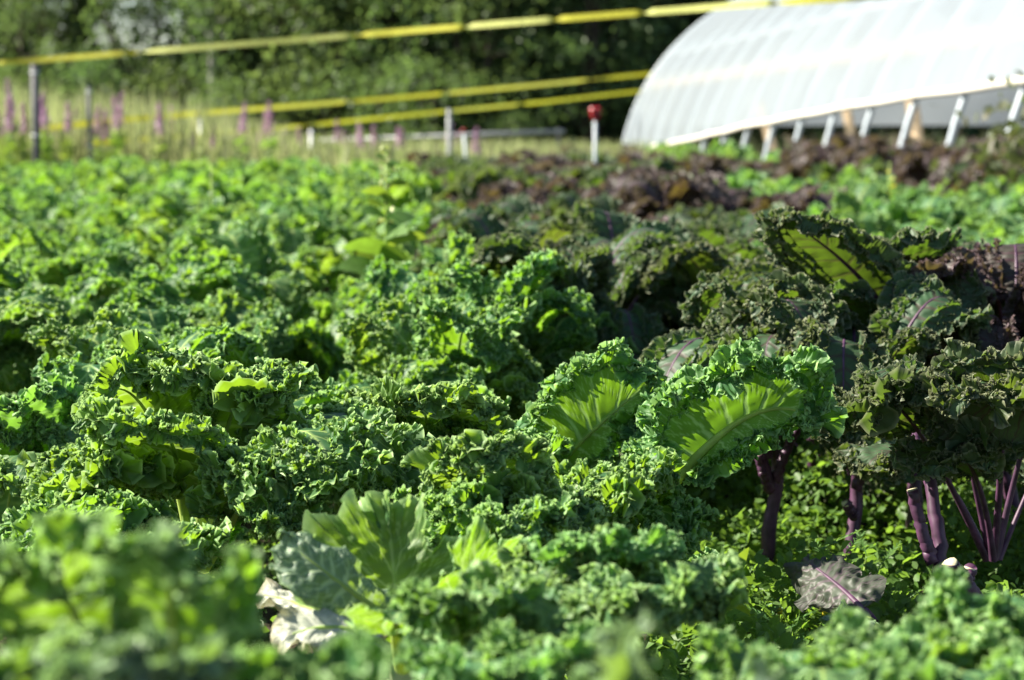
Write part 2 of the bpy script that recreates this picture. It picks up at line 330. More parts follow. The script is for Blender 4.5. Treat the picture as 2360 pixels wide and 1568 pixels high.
# ---------------------------------------------------------------- greenhouse
GX, GA, GB = 7.0, 3.2, 2.9
def hoop_pt(z, sgn=-1, k=1.0): return GX+sgn*GA*k*math.sqrt(max(0, 1-(z/(GB*k))**2))
def film_low(y): return float(np.interp(y, [6, 12.6, 15, 17.4, 21, 23.4, 26, 30], [1.10, 1.02, .97, .90, .77, .66, .56, .43]))
def build_greenhouse():
    t = thing('greenhouse', 'long arched greenhouse under white plastic film with its side rolled up', 'greenhouse', (GX, 18, 0))
    off = np.array([GX, 18, 0]); rng = np.random.default_rng(3)
    ys = np.linspace(5.4, 30.2, 260); na = 56; V = []
    for y in ys:
        k = 1.010-.005*abs(math.sin((y-12.6)/1.2*math.pi)); zl = film_low(y); zr = .12
        a0 = math.pi-math.asin(zl/(GB*k)); a1 = math.asin(zr/(GB*k))
        a = np.linspace(a0, a1, na); V.append(np.stack([GX+GA*k*np.cos(a), np.full(na, y), GB*k*np.sin(a)], 1))
    v = np.array(V).reshape(-1, 3)-off
    i = (np.arange(len(ys)-1)[:, None]*na+np.arange(na-1)[None, :]).ravel()
    link('film', np_mesh('film', v, np.stack([i, i+na, i+na+1, i+1], 1), [M_FILM]), t)
    a = np.linspace(math.asin(.78/GB), math.pi-math.asin(.78/GB), 40); ev = []
    for u in np.linspace(0, 1, 14): ev.append(np.stack([GA*np.cos(a)*1.0, np.full(40, 30.0-18)+.02*np.sin(a*7+u*5), (.78+(GB*np.sin(a)-.78)*u)], 1))
    ev = np.array(ev).reshape(-1, 3); i = (np.arange(13)[:, None]*40+np.arange(39)[None, :]).ravel()
    link('end_wall', np_mesh('end_wall', ev, np.stack([i, i+40, i+41, i+1], 1), [M_FILM]), t)
    me = None
    for k in range(-6, 16):
        y = min(12.6+1.2*k, 30.15)
        if me is None:
            a = np.linspace(math.pi, 0, 60); me = mesh_of('hoop', [pole(np.stack([GA*np.cos(a), 0*a, GB*np.sin(a)], 1), .023, 8)], [M_HOOP])
        link('hoop', me, t, (0, y-18, 0))
    yy = np.linspace(5.4, 30.2, 80)
    rl = np.array([(hoop_pt(film_low(y), -1, 1.02), y, film_low(y)-.02+.004*math.sin(y*3.1)) for y in yy])-off
    link('film_roll', mesh_of('film_roll', [pole(rl, .026, 8)], [plain('dusty_film_roll', (.62, .58, .50), .6, .3, .2, 20)]), t)
    for z in (1.75, 2.86):
        x = hoop_pt(z, -1, .985); link('purlin', mesh_of('purlin', [pole([(x-GX, y-18, z) for y in (5.4, 12, 20, 30.1)], .02)], [M_PIPE]), t)
    link('hip_board', mesh_of('hip_board', [box_arrays((hoop_pt(1.32, -1, .98)-.02-GX, 5.4-18, 1.27), (hoop_pt(1.32, -1, .98)+.02-GX, 12.1, 1.37))], [M_WOOD], False), t)
    for (pa, pb) in (((1750, 235, 21.4), (1780, 345, 20.9)), ((1942, 200, 22.0), (1965, 330, 21.5)), ((2100, 225, 16.5), (2118, 352, 16.2))):
        A = np.array(at_px(*pa)); B = np.array(at_px(*pb)); B = A+(B-A)*1.5
        link('brace', mesh_of('brace', [pole([A-off, (A+B)/2-off, B-off], .05, 4)], [M_WOOD], False), t)
build_greenhouse()
# ---------------------------------------------------------------- forest edge
def spruce_meshes(seed, h):
    rng = np.random.default_rng(seed); C, D, L = [], [], []; z = .25
    wood = [pole([(0, 0, -.05), (.03, 0, h*.5), (0, .02, h)], [.11, .07, .015], 8)]
    while z < h-.2:
        r = (1-(z/h))**.8*1.7*rng.uniform(.75, 1.1)+.15; nb = rng.integers(5, 8)
        for k in range(nb):
            a = rng.uniform(0, 6.28); rr = r*rng.uniform(.6, 1.1); m = int(70*rr)+14
            s = rng.uniform(.08, 1, m)**.7; e = np.array([math.cos(a), math.sin(a), 0]); p = np.array([-e[1], e[0], 0])
            w = rng.normal(0, .20, m)*(1.15-s)*rr*.6
            c = e*(s*rr)[:, None]+p*w[:, None]; c[:, 2] = z-.30*s**1.5*rr+rng.normal(0, .045, m)-np.abs(w)*.25
            C.append(c); D.append(e+p*np.sign(w)[:, None]*.8+np.array([0, 0, -.35])+rng.normal(0, .25, (m, 3)))
            wood.append(pole([(0, 0, z), e*rr*.5+np.array([0, 0, z-.05*rr]), e*rr*.95+np.array([0, 0, z-.28*rr])], [.018, .012, .004], 4, False))
        z += rng.uniform(.16, .30)
    C, D = np.concatenate(C), np.concatenate(D); n = len(C)
    v, f = kites(C, rng.uniform(.12, .24, n), rng.uniform(.05, .085, n), rng, .5, D)
    return mesh_of('crown', [(v, f, 0, np.repeat(rng.uniform(0, 1, n)**2, 6), 0)], [M_SPRUCE]), mesh_of('trunk', wood, [M_BARK])
def decid_meshes(seed, h, r, birch=False, low=.15, dens=1.0, mat=None):
    rng = np.random.default_rng(seed); wood = []; C = []
    nt = 1 if birch else rng.integers(2, 5); tops = []
    for k in range(nt):
        dx, dy = rng.normal(0, .25 if nt > 1 else .05, 2)*h*.4
        pts = jit([(dx*.05, dy*.05, -.05), (dx*.3, dy*.3, h*.3), (dx*.7, dy*.7, h*.6), (dx, dy, h*.92)], rng, .05); wood.append(pole(pts, [.075, .06, .04, .012], 7)); tops.append(pts)
    for k in range(int(h*26)):
        z = rng.uniform(low, 1)**.9*h; q = (z/h); rad = r*(1-.75*max(0, q-.45)**1.3)*rng.uniform(.15, 1.0)
        a = rng.uniform(0, 6.28); tp = tops[rng.integers(0, nt)]; x0 = np.array([np.interp(z*.85, tp[:, 2], tp[:, j]) for j in (0, 1)])
        c = np.array([x0[0]+rad*math.cos(a), x0[1]+rad*math.sin(a), z])
        wood.append(pole([(x0[0], x0[1], max(0, z-.3*rad-.1)), ((x0[0]+c[0])/2, (x0[1]+c[1])/2, z-.05), c], [.016, .010, .003], 4, False))
        m = int(rng.integers(35, 75)*dens); C.append(c+rng.normal(0, 1, (m, 3))*np.array([.20, .20, .13])*rng.uniform(.7, 1.5))
    C = np.concatenate(C); n = len(C); C[:, 2] = np.maximum(C[:, 2], .05)
    v, f = kites(C, rng.uniform(.06, .13, n), rng.uniform(.045, .085, n), rng, .5)
    cl = np.repeat(np.clip(nz(rng, C[:, 0]-C[:, 0].min(), .5, 0, 1)*.6+rng.uniform(0, .5, n), 0, 1), 6)
    return mesh_of('crown', [(v, f, 0, cl, 0)], [mat or M_DECID]), mesh_of('trunk', wood, [M_BIRCH if birch else M_BARK])
TREES = {'spruce': [spruce_meshes(1, 7.5), spruce_meshes(2, 6.2), spruce_meshes(3, 8.5)], 'decid': [decid_meshes(4, 5.5, 1.7), decid_meshes(5, 4.6, 1.5), decid_meshes(6, 6.2, 1.8)],
         'birch': [decid_meshes(7, 7.0, .55, True, .3, .45)], 'slim': [decid_meshes(12, 5.2, .42, False, .05, .8), decid_meshes(13, 4.6, .5, False, .05, .8)], 'shrub': [decid_meshes(8, 1.9, 1.2, False, .05), decid_meshes(9, 2.3, 1.3, False, .05)]}
def build_trees():
    rng = np.random.default_rng(11)
    lab = {'spruce': ('spruce_tree', 'dark spruce in the blurred forest edge with drooping boughs', 'spruce trees of the forest edge'), 'decid': ('leafy_tree', 'mid green broadleaf tree in the blurred forest edge', 'broadleaf trees of the forest edge'),
           'slim': ('slim_tree', 'slim young broadleaf tree beside the sky gaps at upper left', 'slim young trees by the sky gaps'), 'birch': ('birch_tree', 'birch with a pale grey trunk between green trees at upper left', None), 'shrub': ('shrub', 'low leafy shrub at the foot of the forest edge', 'shrubs along the forest edge')}
    def put(kind, px, d, sc_=1.0):
        d += (9.5*(1-px/1450) if px < 1450 else 0)     # the forest edge runs obliquely, nearer on the right
        c, w = TREES[kind][rng.integers(0, len(TREES[kind]))]; nm, lb, gr = lab[kind]; p = ground_at(px, d)
        t = thing(nm, lb, 'shrub' if kind == 'shrub' else 'tree', p, rng.uniform(0, 6.28), gr); t.scale = (sc_,)*3
        link('trunk', w, t); link('crown', c, t)
    for kind, px, d, s in (('spruce', -60, 33, 1), ('spruce', 30, 34, .8), ('decid', 60, 32, .8), ('slim', 165, 33, 1), ('slim', 365, 33, 1), ('slim', 455, 34.5, .9), ('slim', 540, 33, 1.1), ('birch', 497, 32, 1.05), ('decid', 690, 33, .95), ('spruce', 640, 34.5, .8), ('decid', 760, 32.5, 1.1), ('decid', 880, 33.5, 1.05), ('decid', 985, 34, 1.1),
                           ('spruce', 1090, 34.5, 1.1), ('decid', 1200, 35.5, 1), ('spruce', 1300, 36, 1.1), ('decid', 1400, 37, 1.1), ('spruce', 1500, 36, 1.1), ('decid', 1610, 37, 1.2), ('spruce', 1720, 37, 1.1), ('decid', 1860, 38, 1.2), ('spruce', 2000, 38, 1.1), ('decid', 2140, 38, 1.2), ('spruce', 2270, 38, 1.1), ('decid', 2420, 38, 1.2),
                           ('decid', 1110, 33.2, .95), ('spruce', 1240, 34.4, .9), ('decid', 1350, 34.5, .95), ('spruce', -10, 38, 1), ('spruce', 20, 39, 1), ('decid', 720, 39, 1.1), ('slim', 500, 40, 1.1), ('slim', 570, 40, 1.1), ('spruce', 690, 40, 1), ('spruce', 800, 39, 1.1), ('spruce', 940, 40, 1.2), ('spruce', 1050, 39, 1.1), ('spruce', 1160, 40, 1.2), ('spruce', 1260, 39, 1.1), ('spruce', 1370, 41, 1.2), ('spruce', 1490, 42, 1.2), ('spruce', 1630, 43, 1.2),
                           ('spruce', 740, 45, 1.2), ('spruce', 860, 45, 1.2), ('spruce', 1000, 45, 1.2), ('spruce', 1110, 46, 1.2), ('spruce', -10, 45, 1.2)):
        put(kind, px, d, s)
    for px in (-70, 60, 150, 240, 330, 440, 540, 700, 870, 1010, 1180):
        put('shrub', px+rng.uniform(-20, 20), rng.uniform(31.2, 33), rng.uniform(.45, .95))
    for px in (240, 330, 420): put('shrub', px, 36, .95)
build_trees()
# ---------------------------------------------------------------- field edge: grass, fireweed, posts, tapes
def build_edge():
    rng = np.random.default_rng(21)
    n = 15000; Y = rng.uniform(17.9, 29, n); pxx = rng.uniform(-150, 1500, n)
    b = np.zeros((n, 3)); CFh = np.array([math.sin(YAW), math.cos(YAW)]); CRh = np.array([math.cos(YAW), -math.sin(YAW)])
    xy = Y[:, None]*CFh+((pxx-1180)/FPX*Y)[:, None]*CRh; b[:, :2] = xy
    h = np.interp(pxx, [0, 450, 700, 1500], [1.08, .95, .62, .55])*rng.uniform(.5, 1.15, n)
    t = b+np.stack([rng.normal(0, .12, n), rng.normal(0, .12, n), h], 1)
    v, f = strips(b, t, np.stack([rng.normal(0, .04, n), rng.normal(0, .04, n), h*.15], 1), rng.uniform(.012, .03, n), rng, 3)
    m = 2500; gi = np.stack([rng.uniform(GX-2.9, GX+2.9, m), rng.uniform(9, 30, m), np.zeros(m)], 1); v2, f2 = strips(gi, gi+np.stack([rng.normal(0, .1, m), rng.normal(0, .1, m), rng.uniform(.3, .75, m)], 1), np.array([0, 0, .08]), rng.uniform(.015, .03, m), rng, 3)
    f = np.concatenate([f, f2+len(v)]); v = np.concatenate([v, v2]); n += m
    o = link('tall_grass', np_mesh('tall_grass', v, f, [M_GRASS], {'edge': np.repeat(rng.uniform(0, 1, n), 8)})); tag(o, 'tall yellow green grass between the kale field and the trees', 'grass', kind='stuff')
    var = []
    for s in range(4):
        r = np.random.default_rng(30+s); H = 1.0
        stem = pole(jit([(0, 0, 0), (.01, 0, .35), (.02, .01, .7), (.03, .01, 1.0)], r, .012), [.006, .005, .004, .002], 6)
        m = 70; z = r.uniform(.12, .66, m); a = r.uniform(0, 6.28, m); dr = np.stack([np.cos(a), np.sin(a), .5+0*a], 1)
        lf = kites(np.stack([.02*z, 0*z, z], 1)+unit(dr)*.05, .11, .022, r, .6, dr)
        m = 90; z = r.uniform(.74, 1.0, m); rad = .030*((1.03-z)/.29)**1.2+.004; a = r.uniform(0, 6.28, m); dr = np.stack([np.cos(a), np.sin(a), .2+0*a], 1)
        fl = kites(np.stack([.03*z, 0*z, z], 1)+dr*rad[:, None], .032, .026, r, .3)
        var.append((mesh_of('stem', [stem+(0, 0, 0)], [M_STALK]), mesh_of('leaves', [lf], [M_WEED]), mesh_of('flower_spike', [(fl[0], fl[1], 0, np.repeat(r.uniform(0, 1, m), 6), 0)], [M_PINK])))
    spots = [(62, 17.6, 1.13), (20, 17.6, .98), (75, 18, .93), (120, 17.8, .95), (262, 17.8, 1.02), (35, 17, .95), (170, 17.5, .93), (215, 17.8, .92), (280, 17, .98), (375, 17, .92), (135, 17, 1.0), (5, 17.5, .9), (-30, 17.6, 1.0)]
    spots += [(rng.uniform(-60, 640), rng.uniform(17.3, 21), rng.uniform(.72, .95)) for _ in range(18)]+[(rng.uniform(560, 1150), rng.uniform(20, 25), rng.uniform(.62, .85)) for _ in range(14)]
    spots += [(835, 19, .74), (880, 20, .76), (715, 20, .76), (1072, 17.5, .74), (930, 20, .75)]
    for k, (px, d, h) in enumerate(spots):
        t = thing('fireweed', 'tallest pink fireweed, rising beside the left grey fence post' if k == 0 else 'pink flowering fireweed in the tall grass along the field edge', 'wildflower', ground_at(px, d), rng.uniform(0, 6.28), None if k == 0 else 'fireweed along the field edge')
        t.scale = (.95, .95, h); t.rotation_euler = (rng.normal(0, .07), rng.normal(0, .07), rng.uniform(0, 6.28))
        for me, nm in zip(var[k % 4], ('stem', 'leaves', 'flower_spike')): link(nm, me, t)
    def post(px, d, ytop, w, mat, label, lean=0.0, cat='fence post', name='fence_post'):
        g = ground_at(px, d); top = at_px(px, ytop, d).z
        t = thing(name, label, cat, g)
        link('shaft', mesh_of('shaft', [pole([(0, 0, -.1), (lean*.5, 0, top*.5), (lean, 0, top)], w, 8)], [mat]), t)
        link('cap', mesh_of('cap', [pole([(lean, 0, top), (lean, 0, top+.012)], w*1.03, 8)], [mat]), t)
        for q in (.55, .95):
            link('insulator', mesh_of('insulator', [pole([(lean*q-w*1.1, -w, top*q), (lean*q+w*1.1, -w, top*q)], .007, 6)], [M_PIPE if mat is M_POST else M_POST]), t)
        return t
    post(94, 17.3, 152, .034, M_POST, 'dark grey fence post nearest the left edge of the field')
    post(216, 17.5, 198, .020, M_POST, 'thin grey fence post behind the fireweed, right of the nearest post')
    post(1037, 18, 254, .020, M_RAIL, 'pale grey fence post in the middle, behind the purple kale')
    post(722, 21, 300, .018, M_PIPE, 'short pale fence post in the grass left of the tall flowering weed')
    post(469, 19, 276, .014, M_PIPE, 'slim white fence post left of centre among the grass')
    def stake(px, d, ytop, w, lean, size, label):
        g = ground_at(px, d); top = at_px(px, ytop, d).z; t = thing('marker_stake', label, 'stake', g)
        link('shaft', mesh_of('shaft', [pole([(lean*-1, 0, -.08), (lean*-.5, 0, top*.5), (0, 0, top)], w, 8)], [M_HOOP]), t)
        s = size; prof = [(0, -1.0), (.35, -.62), (.52, -.1), (.62, .45), (.50, .72), (.22, .74), (0, .50), (-.22, .74), (-.50, .72), (-.62, .45), (-.52, -.1), (-.35, -.62)]
        V = []
        for y, k in ((-.30, .7), (-.18, 1), (.18, 1), (.30, .7)): V += [(x*s*k, y*s, top+z*s*k+.3*s) for x, z in prof]
        m = len(prof); F = [(r*m+i, r*m+(i+1) % m, (r+1)*m+(i+1) % m, (r+1)*m+i) for r in range(3) for i in range(m)]
        F += [(o+0, o+1, o+11, o+11) for o in ()]
        for o in (0, 3*m):
            for a, b, c, d2 in ((0, 1, 2, 11), (11, 2, 10, 10), (2, 3, 9, 10), (3, 4, 5, 6), (3, 6, 9, 9), (9, 6, 7, 8)): F.append((o+a, o+b, o+c, o+d2) if len({a, b, c, d2}) == 4 else (o+a, o+b, o+c, o+c))
        F4 = np.array([q for q in F if len(set(q)) == 4]); me = np_mesh('red_head', np.array(V), F4, [M_RED]); link('red_head', me, t)
    stake(1370, 13.5, 268, .011, .0, .056, 'white stake with a large red top left of the greenhouse')
    stake(1070, 16, 306, .010, -.05, .028, 'leaning white stake with a small red top beside the pale post')
    t = thing('rail_fence', 'low white rail on thin posts in front of the dark trees', 'fence', ground_at(1000, 23))
    A, B = np.array(at_px(740, 325, 24))-np.array(t.location), np.array(at_px(1300, 303, 23))-np.array(t.location)
    link('rail', mesh_of('rail', [pole([A, (A+B)/2, B], .022)], [M_RAIL]), t)
    for k in (.02, .35, .68, .98):
        p = A+(B-A)*k; link('post', mesh_of('post', [pole([(p[0], p[1]+.05, -.1), (p[0], p[1]+.05, p[2]+.03)], .022)], [M_POST]), t)
    def tape(pts, w, label, turns, ph):
        P = np.array([at_px(*p) for p in pts]); n = 420; u = np.linspace(0, 1, n); k = np.linspace(0, 1, len(P))
        C = np.stack([np.interp(u, k, P[:, j]) for j in range(3)], 1)
        for _ in range(12): C[1:-1] = (C[:-2]+C[1:-1]*2+C[2:])/4
        o = C[0].copy(); T = unit(np.gradient(C, axis=0)); up = np.array([0, 0, 1.0]); S = unit(np.cross(T, up)); U = np.cross(S, T)
        z = ph+turns*(u+.05*np.sin(u*11+ph)); a = (np.floor(z)+.5+.5*np.tanh(((z % 1)-.5)*16))*math.pi+.25*np.sin(u*23)     # flat stretches with short half turns between them
        D = np.sin(a)[:, None]*S+np.cos(a)[:, None]*U; W = w*.5
        V = np.stack([C-D*W, C-D*W*.33, C+D*W*.33, C+D*W], 1)-o
        i = (np.arange(n-1)[:, None]*4+np.arange(3)[None, :]).ravel()
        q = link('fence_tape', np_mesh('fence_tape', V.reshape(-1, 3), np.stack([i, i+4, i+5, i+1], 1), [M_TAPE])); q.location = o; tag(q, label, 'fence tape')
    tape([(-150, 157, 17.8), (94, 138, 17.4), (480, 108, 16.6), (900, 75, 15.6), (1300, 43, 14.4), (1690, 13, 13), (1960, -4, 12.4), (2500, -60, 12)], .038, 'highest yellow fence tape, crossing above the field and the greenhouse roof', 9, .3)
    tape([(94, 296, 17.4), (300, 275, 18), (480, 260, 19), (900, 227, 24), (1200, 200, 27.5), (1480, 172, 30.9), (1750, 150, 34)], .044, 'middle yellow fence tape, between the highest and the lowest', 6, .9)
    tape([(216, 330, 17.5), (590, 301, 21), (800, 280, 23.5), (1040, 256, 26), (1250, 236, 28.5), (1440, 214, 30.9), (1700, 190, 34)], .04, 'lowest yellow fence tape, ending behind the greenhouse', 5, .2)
build_edge()
# ---------------------------------------------------------------- kale leaves and plants
SMOOTH = [(.075, .012, .004, 3.0), (.030, .0060, .003, 5.0)]
SMALL_R = ((.90, .017, 1, .55), (.75, .016, 1, .4), (.56, .015, 1, .3), (.36, .014, 1, .2), (.90, .015, -1, .6), (.72, .014, -1, .4))
DENSE = ((.89, .023, 1, .55), (.73, .021, 1, .4), (.54, .019, 1, .3), (.34, .016, 1, .2), (.16, .013, 1, .1), (.89, .019, -1, .6))
def kale_leaf(curve, up, W, seed, mats, nq, nv, pf=.4, petiole=True, pr=.0058, both=False, **kw):
    v, f, ve, ed, (C, N, S, T) = leaf_arrays(curve, up, W, seed, nq=nq, nv=nv, pf=pf, **kw)
    pc, pn, ps = C[:112:4]-N[:112:4]*.0012, N[:112:4], S[:112:4]
    rad = np.interp(np.linspace(0, 1, len(pc)), [0, .15, pf, .95], [pr*1.25, pr, pr*.72, pr*.16])
    pv, pfc = tube_arrays(pc, pn, ps, rad, 8, .8)
    if both: return mesh_of('leaf', [(v, f, ve, ed, 0), (pv, pfc, 0, 0, 1)], mats)
    return np_mesh('leaf', v, f, mats[:1], {'vein': ve, 'edge': ed}), np_mesh('petiole', pv, pfc, mats[1:2], {'vein': np.zeros(len(pv)), 'edge': np.zeros(len(pv))})
CURVES = {'outer': [(0, 0, 0), (.06, 0, .12), (.16, 0, .32), (.25, 0, .05)], 'mid': [(0, 0, 0), (.03, 0, .13), (.09, 0, .34), (.19, 0, .18)],
          'inner': [(0, 0, 0), (.01, 0, .09), (.03, 0, .25), (.11, 0, .24)], 'flop': [(0, 0, 0), (.09, 0, .07), (.2, 0, .18), (.26, 0, -.04)]}
KIND = {'green': ([M_GREEN, M_STALK], .083, .36, 1.0), 'light': ([M_GREEN2, M_STALK], .083, .36, 1.0), 'purple': ([M_PURPLE, M_PSTALK], .080, .46, .8), 'dark': ([M_PURPLE2, M_PSTALK], .080, .46, .9)}
LIB = {}
def lib(kind, form, res, k):
    key = (kind, form, res, k)
    if key not in LIB:
        mats, W, pf, amp = KIND[kind]; rng = np.random.default_rng(abs(hash_str(str(key))) % 10000)
        W = W*rng.uniform(.88, 1.1)*(.72 if form == 'inner' else 1); c = np.array(CURVES[form]); c = c+rng.normal(0, .012, c.shape)*np.array([[0], [1], [1], [1]])
        seed = int(rng.integers(1, 9999)); up = (-.25, rng.normal(0, .15), 1)
        if res == 'hi': LIB[key] = kale_leaf(c, up, W, seed, mats, 900, 18, pf, amp=amp, ribbons=SMALL_R, fold=rng.uniform(-.9, .1))
        elif res == 'mid': LIB[key] = kale_leaf(c, up, W, seed, mats, 340, 12, pf, both=True, amp=amp, ribbons=SMALL_R[:3], fold=rng.uniform(-.9, .1))
        else: LIB[key] = leaf_arrays(c, up, W*1.03, seed, nq=110, nv=8, pf=pf, amp=amp*.9, ribbons=((.84, .020, 1, .4), (.60, .018, 1, .3), (.34, .016, 1, .2)), fold=rng.uniform(-.9, .1))
    return LIB[key]
def hash_str(s):
    h = 7
    for ch in s: h = (h*131+ord(ch)) % 1000003
    return h
def leaf_slots(rng, n, top, tall, flop=True):
    for i in range(n):
        f = (i+.5)/n; form = 'inner' if f < .2 else 'mid' if f < .55 else 'outer' if f < .85 or not flop else 'flop'
        yield form, i*2.39996+rng.normal(0, .25), top-tall*f, rng.normal(0, .10), rng.normal(0, .12), rng.uniform(.85, 1.12)*(.8 if form == 'inner' else 1)
def stem_mesh(rng, top, kind):
    if kind in ('purple', 'dark'): return mesh_of('stem', [stalk_pole(jit([(0, 0, -.03), (.008, 0, top*.4), (0, .012, top*.8), (.003, 0, top+.02)], rng, .005), [.0125, .0115, .010, .006], rng)], [M_PSTALK])
    return mesh_of('stem', [pole(jit([(0, 0, -.03), (.004, 0, top*.4), (0, .006, top*.8), (.003, 0, top+.02)], rng, .004), [.016, .016, .014, .007], 10)], [M_STEM])
STEMS = {}
def kale_plant(kind, res, loc, rng, label, group, n=14, scale=1.0, top=.19, tall=.10, nvar=3, flop=True):
    p = thing('purple_kale' if kind in ('purple', 'dark') else 'curly_kale', label, 'kale', loc, rng.uniform(0, 6.28), group); p.scale = (scale,)*3
    ks = (kind in ('purple', 'dark'), round(top, 1))
    if ks not in STEMS: STEMS[ks] = stem_mesh(rng, ks[1], kind)
    link('stem', STEMS[ks], p)
    for form, az, z, ty, tx, s in leaf_slots(rng, n, top, tall, flop):
        me = lib(kind, form, res, int(rng.integers(0, nvar)))
        o = link('leaf', me[0] if res == 'hi' else me, p, (0, 0, z)); o.rotation_euler = (tx, ty, az); o.scale = (s, s*rng.choice([-1, 1]), s)
        if res == 'hi': link('petiole', me[1], o)
    return p
def branches(p, parts):
    b = np.array(p.location)
    for nm, pts, r in parts:
        P = np.array([at_px(*q) for q in pts]); o = link(nm, mesh_of(nm, [stalk_pole(P-P[0], r, np.random.default_rng(len(pts)+int(r[0]*9999)))], [M_PSTALK]), p); o.matrix_basis = Matrix.Rotation(-p.rotation_euler.z, 4, 'Z') @ Matrix.Scale(1/p.scale.x, 4) @ Matrix.Translation(Vector(P[0]-b))
        if nm == 'stub':
            e = unit(P[-1]-P[-2]); link('cut_face', mesh_of('cut_face', [pole([P[-1]-P[0]-e*.001, P[-1]-P[0]+e*.0015], r[-1]*.94, 10)], [M_CUT]), o)
FAR = {}
def far_mesh(kind, k):
    if (kind, k) not in FAR:
        rng = np.random.default_rng(900+k*7+len(kind)); parts = []; pur = kind in ('purple', 'dark'); top = .27 if pur else .25
        for form, az, z, ty, tx, s in leaf_slots(rng, 12, top, .1):
            v, f, a, e, _ = lib(kind, form, 'low', int(rng.integers(0, 2))); q = np.array((Matrix.Rotation(az, 3, 'Z') @ Matrix.Rotation(ty, 3, 'Y') @ Matrix.Rotation(tx, 3, 'X'))).T
            parts.append((v*s @ q+np.array([0, 0, z]), f, a, e, 0))
        sv, sf = pole([(0, 0, -.03), (0, 0, top)], .014, 6); parts.append((sv, sf, 0, 0, 1))
        FAR[(kind, k)] = mesh_of('curly_kale', parts, KIND[kind][0])
    return FAR[(kind, k)]
def beds():
    rng = np.random.default_rng(77)
    rows = [('green', x, 3.2, 17.3, .47) for x in (.20, -.25, -.70, -1.15, -1.6, -2.05, -2.5, -2.95, -3.4)]
    rows += [('purple', .74, 3.5, 19, .42), ('purple', .47, 4.0, 7.5, .44), ('purple', 1.14, 3.3, 4.0, .42), ('purple', 1.14, 5.6, 19.5, .42), ('purple', 1.52, 3.6, 3.9, .42), ('purple', 1.52, 7.4, 20, .42), ('light', 1.2, 4.9, 5.6, .42), ('light', 1.56, 4.5, 7.1, .42), ('light', 1.98, 4.2, 11.4, .42), ('light', 2.38, 4.2, 12.5, .42), ('light', 2.8, 5, 11, .42), ('purple', 1.98, 13.4, 22, .42), ('purple', 2.4, 12.9, 22, .42), ('purple', 2.85, 11.4, 22, .42), ('dark', 3.25, 7, 15.2, .40), ('light', 3.25, 15.4, 24, .42), ('dark', 3.6, 8.5, 16, .40)]
    for kind, x, y0, y1, st in rows:
        y = y0+rng.uniform(0, .2)
        while y < y1:
            X = x+rng.normal(0, .065); Y = y+rng.normal(0, .05); y += st; px, py, d = to_px((X, Y, .4))
            if not -190 < px < 2560: continue
            k = kind; pur = k in ('purple', 'dark')
            if k == 'purple' and rng.uniform() < .42: k = 'dark'
            far = d > 9.0
            bed = {'green': 'wide left bed of green curly kale', 'light': 'right bed of light green curly kale'}.get(kind, 'bed of purple kale')
            lab = {'green': 'green curly kale plant ', 'light': 'light green curly kale plant '}.get(kind, 'dark purple curly kale plant ')+('far back' if far else 'out of focus')+' in the '+('wide left bed' if kind == 'green' else 'right bed' if kind == 'light' else 'purple bed')
            grp = ('far ' if far else 'nearer ')+'plants of the '+bed
            loc = (X, Y, -.01); s = rng.uniform(.90, 1.14)*(.97 if pur else .90)*(1.2 if x > 3 else 1)
            if far:
                o = link('purple_kale' if pur else 'curly_kale', far_mesh(k, int(rng.integers(0, 3))), None, loc); o.rotation_euler = (0, 0, rng.uniform(0, 6.28)); o.scale = (s,)*3; tag(o, lab, 'kale', grp)
            else: kale_plant(k, 'hi' if d < 4.4 else 'mid', loc, rng, lab, grp, 15, s, .27 if pur else .25)
beds()
# ---------------------------------------------------------------- the plants in and before the plane of focus, leaf by leaf
def hero(name, label, px, d, kind, leaves, stem_top, extra=0, seed=1, mats=None, esc=1.0, tall=.08, gx=None):
    rng = np.random.default_rng(seed); base = ground_at(px, d, -.01) if gx is None else Vector(gx)
    p = thing(name, label, 'kale', base); b = np.array(base)
    if stem_top: link('stem', stem_mesh(rng, stem_top, kind), p)
    for k, L in enumerate(leaves):
        pts = np.array([at_px(*q) for q in L['c']]); o0 = pts[0].copy(); up = np.array(cam_dir(L.get('up', (0, 1, .2))))
        ms = L.get('mats') or mats or KIND[kind][0]; kw = {q: L[q] for q in ('fold', 'amp', 'lobe', 'levels', 'round_tip', 'ribbons', 'wlr', 'puck', 'veins') if q in L}
        me, pm = kale_leaf(pts-o0, up, L.get('W', .09), seed*31+k, ms, L.get('nq', 1100), L.get('nv', 22), L.get('pf', .35), pr=L.get('pr', .0058), **kw)
        o = link('leaf', me, p, o0-b); link('petiole', pm, o)
        if 'label' in L: o['label'] = L['label']
    for form, az, z, ty, tx, s in leaf_slots(rng, extra, stem_top, tall):
        me = lib(kind, form, 'hi', int(rng.integers(0, 3))); o = link('leaf', me[0], p, (0, 0, z)); o.rotation_euler = (tx, ty, az); o.scale = (s*esc,)*3; link('petiole', me[1], o)
    return p
UNDER = ((.88, .023, -1, .5), (.74, .018, -1, .35), (.90, .021, 1, .5), (.74, .018, 1, .35))
FLAT = [(.055, .007, .003, 5.0), (.022, .0075, .0045, 5.5), (.0108, .0036, .0030, 7.0)]
AW = (0, .35, -1)       # underside towards the camera
